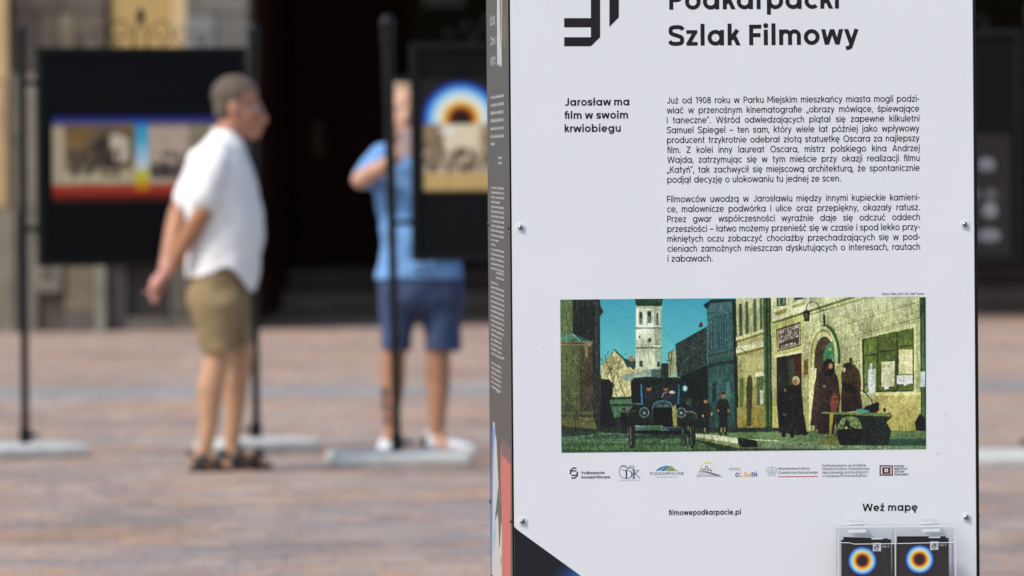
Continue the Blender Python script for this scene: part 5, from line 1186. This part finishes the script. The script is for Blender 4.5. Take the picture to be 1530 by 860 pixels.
cv.poly(a(380, 580, 640, 572, 694, 616, 690, 700, 352, 700, 350, 620), (22, 26, 24), tex=.2); cv.poly(a(348, 628, 362, 606, 420, 602, 470, 640, 470, 690, 380, 690, 352, 690), (26, 30, 28)); cv.poly(a(694, 620, 680, 608, 620, 606, 590, 640, 590, 690, 690, 690), (30, 34, 30)); cv.pline(a(628, 612, 676, 612, 692, 626, 690, 650), .8, (126, 140, 120)); cv.pline(a(350, 630, 362, 610, 400, 606), .7, (90, 104, 92))
cv.poly(a(471, 690, 471, 592, 484, 568, 524, 557, 566, 568, 579, 592, 579, 690), (60, 76, 74)); cv.pline(ap_([(472, 600), (484, 569), (504, 560), (524, 557), (546, 560), (566, 569), (578, 600)]), 0.9, (80, 140, 160)); cv.poly(a(475, 688, 476, 600, 488, 578, 524, 568, 562, 578, 574, 600, 575, 688), (14, 14, 15), tex=.15); cv.poly(a(486, 588, 500, 574, 548, 574, 566, 588, 560, 591, 490, 591), (66, 84, 82), tex=.3); cv.poly(a(572, 590, 590, 574, 598, 690, 578, 690), (150, 146, 70), tex=.2)
for x in (434, 616): cv.ell(*a(x, 616)[0], 7.4, 7.6, (126, 146, 136)); cv.ell(*a(x, 616)[0], 6.2, 6.4, (24, 34, 34)); cv.ell(*a(x, 617)[0], 4.2, 4.2, (52, 74, 70)); cv.ell(*a(x + 1, 618)[0], 1.2, 1.2, (206, 220, 190))
cv.poly(a(366, 684, 440, 684, 440, 704, 366, 704), (70, 110, 96)); cv.poly(a(366, 682, 440, 681, 440, 686, 366, 687), (150, 180, 160)); cv.poly(a(526, 684, 680, 684, 680, 704, 526, 704), (30, 50, 56)); cv.poly(a(526, 688, 640, 688, 640, 691, 526, 691), (92, 126, 124)); cv.poly(a(648, 682, 682, 682, 682, 702, 648, 702), (120, 134, 72)); cv.poly(a(438, 680, 524, 680, 524, 712, 438, 712), (84, 118, 80)); 
for txt, x_ in (('51', 446), ('12', 470), ('35', 498)):
    pass
for x_ in (446, 460, 474, 492, 506): cv.poly(a(x_, 688, x_ + 9, 688, x_ + 9, 704, x_, 704), (46, 76, 50)); cv.poly(a(x_ + 3, 692, x_ + 6, 692, x_ + 6, 699, x_ + 3, 699), (96, 140, 88))
cv.ell(*a(540, 710)[0], 4.5, 4.2, (110, 130, 126)); cv.ell(*a(540, 711)[0], 3, 2.8, (30, 36, 36)); cv.poly(a(400, 704, 660, 704, 650, 722, 560, 730, 540, 748, 500, 748, 470, 724, 400, 720), (18, 20, 18))
for (x0_, x1_, yb_) in ((356, 388, 796), (654, 684, 790), (614, 640, 780)):
    cv.poly(a(x0_, 660, x1_, 660, x1_ + 2, 760, x1_ - 6, yb_, x0_ + 8, yb_, x0_ + 1, 770), (24, 22, 20)); cv.poly(a(x0_ + 6, 690, x0_ + 12, 690, x0_ + 14, 780, x0_ + 8, 776), (110, 116, 96), alpha=.7); cv.poly(a(x1_ - 10, 680, x1_ - 6, 680, x1_ - 6, 770, x1_ - 10, 776), (84, 60, 50), alpha=.8)
cv.poly(a(388, 726, 654, 722, 654, 740, 388, 748), (40, 60, 46), tex=.3, ts=(3, 1), alpha=.7)
# women with a barrow
cv.poly(bq(206, 560, 226, 506, 250, 480, 300, 476, 322, 520, 330, 620, 346, 712, 300, 726, 212, 712), (26, 22, 20), tex=.25); cv.poly(bq(196, 560, 214, 512, 240, 490, 246, 600, 240, 716, 208, 712), (24, 20, 20), tex=.2); cv.ell(*bq(292, 456)[0], 5.6, 7, (176, 170, 104)); cv.ell(*bq(290, 464)[0], 3.6, 4.4, (156, 110, 64)); cv.ell(*bq(238, 504)[0], 2.0, 2.2, (120, 108, 76)); cv.ell(*bq(236, 624)[0], 3, 2.4, (80, 74, 52)); cv.poly(bq(222, 706, 240, 706, 240, 734, 222, 734), (18, 16, 16)); cv.poly(bq(262, 710, 282, 710, 282, 738, 264, 738), (18, 16, 16)); cv.poly(bq(326, 704, 360, 712, 340, 726, 320, 722), (16, 14, 14)); cv.pline(bq(268, 520, 280, 600, 268, 690), .8, (56, 60, 52))
cv.poly(bq(362, 676, 384, 470, 398, 420, 424, 400, 480, 404, 500, 440, 512, 540, 500, 640, 470, 720, 400, 716, 398, 660), (44, 32, 26), tex=.25, ts=(2, 3)); cv.poly(bq(424, 410, 428, 366, 446, 348, 470, 352, 482, 376, 486, 410, 470, 436, 430, 430), (24, 20, 20), tex=.15); cv.ell(*bq(464, 384)[0], 3.2, 4.6, (150, 100, 66)); cv.poly(bq(362, 676, 384, 480, 404, 440, 410, 660, 396, 680), (56, 42, 32), tex=.25, ts=(2, 3)); cv.ell(*bq(432, 484)[0], 2, 2.4, (120, 108, 76)); cv.poly(bq(400, 660, 430, 560, 470, 560, 480, 720, 404, 720), (40, 28, 26), tex=.3)
cv.poly(bq(520, 470, 516, 420, 530, 380, 552, 366, 582, 376, 606, 410, 616, 460, 612, 520, 622, 600, 520, 610, 516, 520), (56, 42, 26), tex=.28, ts=(2, 2)); cv.poly(bq(524, 396, 530, 374, 548, 366, 566, 374, 572, 400, 552, 412, 530, 412), (38, 32, 26)); cv.poly(bq(522, 392, 534, 388, 540, 404, 530, 416, 524, 408), (206, 170, 130)); cv.poly(bq(516, 460, 560, 470, 600, 500, 590, 530, 530, 506), (22, 18, 18), tex=.2); cv.poly(bq(516, 540, 590, 520, 622, 600, 516, 612), (40, 24, 22), tex=.3)
cv.poly(bq(458, 560, 466, 530, 480, 514, 502, 522, 504, 560, 494, 608, 466, 606), (104, 60, 42), tex=.28, ts=(2, 2)); cv.pline(bp_([(612, 500), (640, 520), (664, 550), (690, 590)]), 1.1, (26, 22, 20)); cv.poly(bq(616, 602, 640, 580, 700, 560, 704, 600, 690, 614, 620, 614), (22, 24, 24), tex=.2); cv.poly(bq(592, 596, 616, 594, 660, 606, 640, 616, 594, 614), (70, 140, 128)); cv.pline(bp_([(684, 560), (700, 562), (704, 580)]), 1, (26, 24, 22))
cv.poly(bq(494, 620, 760, 614, 770, 630, 740, 660, 762, 700, 752, 772, 500, 774, 488, 700), (28, 32, 28), tex=.3, ts=(2, 2)); cv.poly(bq(486, 700, 520, 640, 560, 630, 600, 640, 622, 690, 600, 700, 520, 712), (110, 130, 74), tex=.2, ts=(3, 3)); cv.poly(bq(524, 700, 536, 650, 552, 650, 560, 676, 580, 690, 578, 702), (36, 40, 30), tex=.3); cv.ell(*bq(540, 690)[0], 2, 2.4, (190, 180, 120)); cv.poly(bq(496, 696, 620, 690, 610, 766, 512, 772), (22, 22, 20), tex=.25)
cv.poly(bq(418, 608, 640, 618, 720, 612, 768, 620, 766, 632, 640, 628, 418, 618), (104, 118, 64)); cv.poly(bq(458, 616, 478, 616, 466, 720, 456, 722), (150, 136, 50)); cv.poly(bq(400, 772, 440, 730, 490, 716, 510, 776), (92, 92, 50), tex=.45, ts=(1, 1)); cv.poly(bq(724, 590, 738, 590, 738, 608, 724, 608), (30, 34, 26))
# small lights and folds on the dark clothes, grit on the street
for (x0_, y0_, x1_, y1_, f_) in ((710, 580, 770, 660, a), (796, 550, 860, 650, a), (206, 510, 340, 700, bq), (370, 430, 500, 700, bq), (520, 400, 616, 600, bq), (500, 630, 750, 760, bq), (372, 600, 640, 680, a)):
    for i in range(46):
        x, y_ = random.uniform(x0_, x1_), random.uniform(y0_, y1_); L = random.uniform(8, 26); P = f_(x, y_, x + random.uniform(-6, 6), y_ + L)
        cv.line(*P[0], *P[1], random.uniform(.3, .9), random.choice([(70, 62, 44), (52, 46, 36), (14, 13, 13), (12, 12, 12), (84, 74, 52)]), alpha=.6)
for i in range(900):
    x, y_ = random.uniform(24, 940), random.uniform(735, 822); P = a(x, y_)[0]; cv.rect(P[0], P[1], P[0] + random.uniform(.6, 2.4), P[1] + random.uniform(.4, .8), random.choice([(120, 150, 96), (92, 124, 84), (30, 44, 34), (26, 38, 30), (140, 160, 104)]), alpha=.55)
for i in range(260):
    x, y_ = random.uniform(60, 940), random.uniform(60, 700); P = bq(x, y_)[0]; cv.line(P[0], P[1], P[0] + random.uniform(-.4, .4), P[1] + random.uniform(2, 9), random.uniform(.3, .8), random.choice([(120, 124, 66), (210, 212, 146), (96, 100, 54)]), alpha=.28)
for i in range(150):
    x, y_ = random.uniform(752, 884), random.uniform(90, 690); P = a(x, y_)[0]; cv.line(P[0], P[1], P[0], P[1] + random.uniform(2, 8), random.uniform(.4, 1.2), random.choice([(34, 54, 52), (84, 122, 114), (26, 40, 38)]), alpha=.35)
for i in range(120):
    x, y_ = random.uniform(86, 216), random.uniform(60, 700); P = a(x, y_)[0]; cv.line(P[0], P[1], P[0], P[1] + random.uniform(3, 12), random.uniform(.4, 1.4), random.choice([(66, 66, 56), (24, 26, 26), (52, 54, 48)]), alpha=.5)
def vnoise(h, w, sy_, sx_):
    g_ = np.random.randn(h // sy_ + 3, w // sx_ + 3); yy = np.arange(h) / sy_; xx = np.arange(w) / sx_
    y0 = yy.astype(int); x0 = xx.astype(int); fy = (yy - y0)[:, None]; fx = (xx - x0)[None, :]
    fy = fy * fy * (3 - 2 * fy); fx = fx * fx * (3 - 2 * fx)
    return (g_[y0][:, x0] * (1 - fy) * (1 - fx) + g_[y0 + 1][:, x0] * fy * (1 - fx) + g_[y0][:, x0 + 1] * (1 - fy) * fx + g_[y0 + 1][:, x0 + 1] * fy * fx)[..., None]
H_, W_ = cv.h, cv.w
cv.smooth(1)
sky_m = ((cv.a[..., 2] > cv.a[..., 0] + 45) & (cv.a[..., 2] > 120))[..., None]
tx = .07 * vnoise(H_, W_, 50, 40) + .04 * vnoise(H_, W_, 14, 9) + .05 * vnoise(H_, W_, 5, 3) + .05 * vnoise(H_, W_, 2, 2) + .05 * vnoise(H_, W_, 30, 3)
cv.a = cv.a * np.where(sky_m, 1 + tx * .12, 1 + tx * 1.15) + np.where(sky_m, 0, 7 * vnoise(H_, W_, 4, 3)) * np.array([1.0, 1.05, .7])
lum = cv.a.mean(2, keepdims=True); cv.a = cv.a + (lum - cv.a) * np.clip((lum - 90) / 90, 0, 1) * .28 * (~sky_m)
cv.a = np.clip((cv.a - 90) * 1.16 + 96 + np.random.randn(H_, W_, 1) * 4, 3, 252)
TLp, TRp, BRp, BLp = fr(837, 447.6), fr(1383, 442.4), fr(1383.6, 669.6), fr(838.8, 677.2)
pt = (TLp[1] + TRp[1]) / 2; pb = (BLp[1] + BRp[1]) / 2
# canvas is drawn in sheared photograph pixels: unshear it onto the level rectangle of the panel
sh = np.empty_like(cv.a)
for i in range(cv.w):
    x = 837 + i / 2; yt = 447.6 + (442.4 - 447.6) * (x - 837) / 546; yb_ = 677.2 + (669.6 - 677.2) * (x - 838.8) / 545
    idx = np.clip(((yt + (yb_ - yt) * np.linspace(0, 1, cv.h)) - 442) * 2, 0, cv.h - 1).astype(int)
    sh[:, i] = cv.a[idx, i]
cv.a = sh
film = print_sheet('street_photo', [(TLp[0], -.0004, pt), (TRp[0], -.0004, pt), (BRp[0], -.0004, pb), (BLp[0], -.0004, pb)], cv, 820, 346, M_print, front)
film['label'] = 'printed green toned photo of an old street with a vintage car'

shapes('speck', [disc(x_, y_, r_)[0] for x_, y_, r_ in ((1412.5, 618, .9), (1401, 678, 1.0), (1405, 676, .5), (1130, 736, .6), (902, 612, .6), (812, 520, .7), (930, 60, .6), (1420, 210, .6))], mat('dust_grey', rgb(150, 152, 156), .9))
# --- the side panel, seen at a very flat angle
xl0, xl1 = 728.6, 764.0
cv = Canvas(728, -20, 765, 900, 12, 1.5, (60, 55, 54))
SD = (56, 51, 50)
cv.rect(728, -20, 765, 900, SD)
cv.rect(743.6, -20, 763, 96, (50, 44, 42), tex=.2, ts=(6, 20)); cv.rect(743.6, -20, 750.4, 97.5, (196, 206, 212), c2=(186, 190, 184)); cv.rect(748.5, -20, 751.0, 60, (170, 158, 150))
cv.poly([(747, -20), (749.6, -20), (750, 60), (749.2, 72), (747.9, 40)], (128, 70, 34)); cv.poly([(749.4, -20), (751.2, -20), (750.6, 70), (749.6, 60)], (196, 158, 130)); cv.rect(751.0, -20, 752.6, 94, (44, 44, 40)); cv.poly([(753, 20), (756, 30), (755.4, 76), (753.6, 70)], (104, 78, 62)); cv.rect(757.4, -20, 758.4, 60, (120, 96, 80), alpha=.5); cv.rect(758.8, 50, 759.6, 95, (130, 108, 84), alpha=.6)
cv.poly([(736.2, 640), (737.5, 630), (740.2, 632), (741.0, 648), (742.6, 655), (744.2, 690), (746, 726), (748.8, 748), (750.6, 785), (751.2, 830), (750.8, 900), (735.2, 900), (735.0, 760), (735.6, 690)], (196, 192, 184))
cv.poly([(736.2, 640), (737.4, 630), (738.4, 642), (737.0, 700), (736.2, 780), (735.6, 900), (734.2, 900), (734.2, 740), (735.4, 670)], (96, 96, 170)); cv.poly([(738.4, 636), (740.4, 634), (741, 650), (738.2, 690), (737.2, 800), (736.6, 860), (736.0, 800), (737.0, 700)], (112, 166, 206))
cv.poly([(749.4, 660), (750.6, 676), (764, 692), (764, 900), (750.2, 900), (750.8, 800), (750.0, 740), (748.6, 715)], (196, 92, 76)); cv.poly([(749.8, 655), (764, 668), (764, 694), (750.4, 679)], (110, 70, 62))
cv.poly([(745.4, 724), (747.2, 738), (750.0, 760), (750.6, 790), (749.4, 776), (749.2, 790), (747.6, 818), (746.6, 816), (745.8, 782), (744.4, 766), (741.6, 776), (739.8, 790), (741.0, 768), (743.6, 745)], (70, 60, 52))
cv.poly([(739.6, 790), (741.2, 770), (740.6, 800), (739.6, 824), (738.6, 818)], (84, 150, 150)); cv.poly([(749.0, 828), (749.9, 834), (749.8, 846), (748.9, 842)], (60, 96, 76))
cv.a += np.random.randn(cv.h, cv.w, 1) * 1.5
dN, zN = sd_(764.0, 430); D0, D1 = .0015, PW - .001
# remap: canvas column -> depth, canvas row -> height, one colour lookup per vertex
nxs, nys = 110, 430; V_, Cc = [], []
for j in range(nys):
    z = ZT + (0.55 - ZT) * j / (nys - 1)
    for i in range(nxs):
        d = D0 + (D1 - D0) * i / (nxs - 1)
        P = PO + EY * d + Vector((0, 0, z)) - CP
        zc = P.dot(FWD); px_ = 765 + FPX * P.dot(RIGHT) / zc; py_ = 430 - FPX * P.dot(UP) / zc
        row_, col_ = int((py_ + 20) * 1.5), int((px_ - 728) * 12)
        c = cv.a[min(max(row_, 0), cv.h - 1), min(max(col_, 0), cv.w - 1)] if 0 <= row_ < cv.h else np.array(SD)
        Cc.append([s2l(max(v, 2)) for v in c]); V_.append((-.0012, d, z))
lp = mesh_obj('left_panel', V_ + [(-.0012, D0, ZBOT), (-.0012, D1, ZBOT)], [(j * nxs + i, j * nxs + i + 1, (j + 1) * nxs + i + 1, (j + 1) * nxs + i) for j in range(nys - 1) for i in range(nxs - 1)] + [((nys - 1) * nxs, nys * nxs - 1, nys * nxs + 1, nys * nxs)], MATS.setdefault('side', mat('glossy_dark_print', (1, 1, 1), .38, spec=.5, attr='Col')), pil, cols=Cc + [[s2l(v) for v in SD]] * 2)
lp['label'] = 'dark left panel with pale text, a picture strip and a coral figure'
M_pale = mat('pale_ink', (0.50, 0.46, 0.45), .5)
def sline(txt_or_none, xa, xb, y_, capp, wt=90): return (txt_or_none, xa, xb, y_, capp, False)
letters('side_heading', [sline('Bar Brzegi', 733.4, 741.0, 38.5, 16, 100), sline('Zamek', 734.0, 741.4, 68, 14, 100), sline('w Kątach', 734.2, 741.8, 98, 16, 100)], 105, M_pale, lp, side=True, off=.0016)
# rows of small print, one bar per word
V_, F_ = [], []
def words_row(xa, xb, ya, hh):
    d0, z0 = sd_(xa, ya); d1, z1 = sd_(xb, ya); zb_ = z0 - hh * SZ * 1.03
    n = max(2, int(abs(d1 - d0) / .045)); cuts = sorted(random.sample(range(1, n * 4), min(n - 1, n * 4 - 1))); cuts = [0] + [c / (n * 4) for c in cuts] + [1]
    for c0x, c1x in zip(cuts, cuts[1:]):
        A_ = d0 + (d1 - d0) * c0x; B_ = d0 + (d1 - d0) * c1x; g_ = (B_ - A_); B_ -= math.copysign(min(abs(g_) * .3, .008), g_)
        m_ = max(3, int(abs(B_ - A_) / .006))
        for t in range(m_):    # narrow upright strokes of a word
            s0 = A_ + (B_ - A_) * (t + .12) / m_; s1 = A_ + (B_ - A_) * (t + .80) / m_; up = random.choice([0, 0, .2, .28]) * (z0 - zb_)
            k = len(V_); V_.extend([(-.0018, s0, zb_), (-.0018, s1, zb_), (-.0018, s1, z0 - (z0 - zb_) * .25 + up), (-.0018, s0, z0 - (z0 - zb_) * .25 + up)]); F_.append((k, k + 1, k + 2, k + 3))
random.seed(5)
for k in range(6): words_row(734.5, 754.6, 143 + k * 11.6, 5.2)
words_row(734.7, 741.5, 212, 5.2); words_row(745.4, 752, 233, 4.4); words_row(745.4, 752, 241, 4.4)
ROW = 7.75
for k in range(44):
    y_ = 278 + k * 7.05; xa = 735.2; xb = 755.0
    if k in (3, 11, 12, 20, 35): xb = random.uniform(742, 749)
    if k in (18, 19): xa = 742.5
    if k > 30: xb = 751.5 - (k - 30) * .12
    if k == 36: xa, xb = 751.5, 755.4
    if k >= 43: xa, xb = 743, 748
    words_row(xa, xb, y_, 3.7)
mesh_obj('small_print', V_, F_, M_pale, lp)

# ------------------------------------------------------------------ clear leaflet holder and the leaflets in it
def hl(px, py): u, z = fr(px, py); return u, z
xh0, zt1 = hl(1248, 786); xh1, _ = hl(1424, 784); zb1 = zt1 - .27; DEP = .045
HO = PO + EX * xh0 - EY * .001
hold = empty('leaflet_holder', Vector((HO.x, HO.y, zb1)), TH_P); tag(hold, 'clear acrylic two pocket leaflet holder fixed low on the white panel', 'leaflet holder')
HW = xh1 - xh0; HH = zt1 - zb1
def hb(name, x0, x1, y0, y1, z0, z1, m, parent=hold, bevel=0.0): return box_obj(name, (x0, x1, y0, y1, z0, z1), m, parent, bevel=bevel)
hb('back_plate', 0.001, HW - .001, -.0035, -.0012, 0, HH - .003, M_acryl)
hb('side_plate', 0, .0025, -DEP, -.0036, 0, HH - .004, M_acryl); hb('side_plate', HW - .0025, HW, -DEP, -.0036, 0, HH - .004, M_acryl)
hb('divider', HW * .478, HW * .478 + .003, -DEP, -.0036, 0, HH - .006, M_acryl)
hb('floor_plate', .003, HW - .003, -DEP, -.0036, 0, .003, M_acryl)
lid = hb('lid', -.002, HW + .001, -DEP - .003, -.0012, HH, HH + .0026, M_acryl)
hb('lid_edge', -.002, HW + .001, -DEP - .0045, -DEP - .0031, HH - .0006, HH + .0030, M_edge, lid)
# front plate with a dipped top edge
zfr = HH - (23 * SZ); b = bmesh.new(); pts = [(.003, zfr), (HW * .10, zfr - .0005), (HW * .14, zfr - .003), (HW * .47, zfr - .003), (HW * .75, zfr - .0022), (HW - .003, zfr - .002)]
for (x0, z0), (x1, z1) in zip(pts, pts[1:]):
    vv = [b.verts.new(p) for p in ((x0, -DEP - .0022, 0), (x1, -DEP - .0022, 0), (x1, -DEP - .0022, z1), (x0, -DEP - .0022, z0), (x0, -DEP, 0), (x1, -DEP, 0), (x1, -DEP, z1), (x0, -DEP, z0))]
    for f in ((0, 1, 2, 3), (5, 4, 7, 6)): b.faces.new([vv[i] for i in f])
fp = bm_obj('front_plate', b, M_acryl, hold)
b = bmesh.new(); tube(b, [(x, -DEP - .0011, z + .0005) for x, z in pts], .0008, 6); bm_obj('front_plate_edge', b, M_edge, fp)
for x in (.0012, HW - .0012, HW * .478 + .0015):
    hb('plate_edge', x - .0009, x + .0009, -DEP - .0036, -DEP - .0024, .002, HH - .006, M_edge)
for xa, xb in ((hl(1264, 780)[0], hl(1290, 780)[0]), (hl(1374.5, 780)[0], hl(1400, 780)[0])):
    x0, x1 = xa - xh0, xb - xh0
    h = hb('hinge', x0, x1, -.0075, -.0012, HH + .0035, HH + .0125, M_acryl, hold, .001)
    hb('hinge_leaf', x0 + .001, x1 - .001, -.0088, -.0078, HH + .0065, HH + .0078, M_edge, h); hb('hinge_leaf', x0 + .003, x1 - .003, -.0088, -.0078, HH + .0100, HH + .0106, M_edge, h)
    b = bmesh.new(); capsule(b, (x0, -.009, HH + .004), .0016, (x1, -.009, HH + .004), .0016, 10, 2); bm_obj('hinge_pin', b, M_edge, h, True)
    hb('lid_clip', x0, x1, -DEP - .0062, -DEP - .0048, HH - .0105, HH - .0045, M_edge, lid, .0006)
    for xx in (x0 + .008, x1 - .008):
        b = bmesh.new(); capsule(b, (xx, -.0095, HH + .0085), .0011, (xx, -.0102, HH + .0085), .0009, 8, 2); bm_obj('rivet', b, M_washer, h, True)
def zig(): return [[(0.15, .25), (.32, .25), (.40, .55), (.24, .55)], [(.30, .1), (.62, .1), (.62, .2), (.34, .2)], [(.34, .55), (.62, .55), (.66, .66), (.40, .66)], [(.52, .3), (.66, .3), (.78, .62), (.64, .62)], [(.46, .78), (.82, .78), (.86, .88), (.52, .88)], [(.40, .62), (.52, .62), (.60, .86), (.48, .86)]]
HALO = [(0, (26, 20, 19)), (.28, (40, 22, 18)), (.37, (160, 40, 16)), (.45, (240, 120, 8)), (.54, (255, 214, 24)), (.64, (244, 240, 206)), (.75, (200, 226, 240)), (.84, (96, 188, 232)), (.93, (40, 100, 214)), (1.0, (34, 30, 90)), (1.05, (30, 24, 23))]
def leaflet(x0, x1, ztop, yy, label, front_one, tilt=0.0, hang=0.0):
    lf_o = Vector(hold.location) + EX * x0 - EY * yy
    t = empty('leaflet', (lf_o.x, lf_o.y, zb1 + .004), TH_P)
    tag(t, label, 'leaflet', 'map leaflets in the clear holder')
    W_ = x1 - x0; H_ = ztop - .004; b = bmesh.new(); vs8 = box(b, 0, W_, 0, .0008, 0, H_)
    for v in vs8:
        if v.co.z > .1: v.co.z += tilt * (v.co.x / W_ - .5); v.co.y += hang
    bm_obj('cover', b, M_paper, t)
    if not front_one: return t
    cx_, cz_ = W_ * .42, H_ - 31.5 * SZ; R_ = 21.8 * SZ; NR, NA = 26, 48; V_, F_, Cc = [(cx_, -.0004, cz_)], [], [[s2l(c) for c in HALO[0][1]]]
    for r_ in range(1, NR + 1):
        fr_ = r_ / NR * 1.05
        for (ra, ca_), (rb_, cb_) in zip(HALO, HALO[1:]):
            if ra <= fr_ <= rb_ + 1e-6: tt = (fr_ - ra) / (rb_ - ra); col = [s2l(ca_[k] * (1 - tt) + cb_[k] * tt) for k in range(3)]; break
        for k in range(NA): V_.append((cx_ + R_ * fr_ * math.cos(2 * PI * k / NA), -.0004, cz_ + R_ * fr_ * math.sin(2 * PI * k / NA))); Cc.append(col)
    for k in range(NA): F_.append((0, 1 + k, 1 + (k + 1) % NA))
    for r_ in range(NR - 1):
        for k in range(NA): o = 1 + r_ * NA; F_.append((o + k, o + NA + k, o + NA + (k + 1) % NA, o + (k + 1) % NA))
    mesh_obj('halo_print', V_, F_, M_print, t, cols=Cc)
    S = 12.4 * SZ; xs = W_ * .63; zs = H_ - 17.5 * SZ
    lb = mesh_obj('logo_square', [(xs, -.0006, zs), (xs + S, -.0006, zs), (xs + S, -.0006, zs + S), (xs, -.0006, zs + S)], [(0, 1, 2, 3)], M_paperw, t)
    V_, F_ = [], []
    for p in zig():
        k = len(V_); V_ += [(xs + a_ * S, -.0008, zs + b_ * S) for a_, b_ in p]; F_.append((k, k + 1, k + 2, k + 3))
    mesh_obj('logo_mark', V_, F_, M_ink, lb)
    V_, F_ = [], []
    for p in set_line('vol. 4', 0, 10.5 * SZ, 3.4 * SZ / 700, 110, False):
        k = len(V_); V_ += [(xs + S + 1.5 * SZ + a_, -.0006, zs + 5.5 * SZ + b_) for a_, b_ in p]; F_.append(tuple(range(k, k + len(p))))
    mesh_obj('volume_text', V_, F_, M_paperw, t)
    hb_ = box_obj('white_tab', (xs - .002, xs + S * 1.25, .0012, .0016, H_ - .02, H_ + 2.2 * SZ), M_paperw, t)
    return t
PX = SZ
leaflet(6 * PX, 80.5 * PX, HH - 18.8 * PX, .036, 'front map leaflet in the left pocket with a rainbow ring on black', True)
leaflet(10 * PX, 77 * PX, HH - 16.5 * PX, .026, 'leaflet behind the front one in the left pocket, tilted', False, tilt=-.004)
leaflet(91 * PX, 166.5 * PX, HH - 17.6 * PX, .036, 'front map leaflet in the right pocket with a rainbow ring on black', True)
leaflet(90 * PX, 163 * PX, HH - 15.2 * PX, .026, 'leaflet behind the front one in the right pocket, nearly level', False, tilt=-.0008)
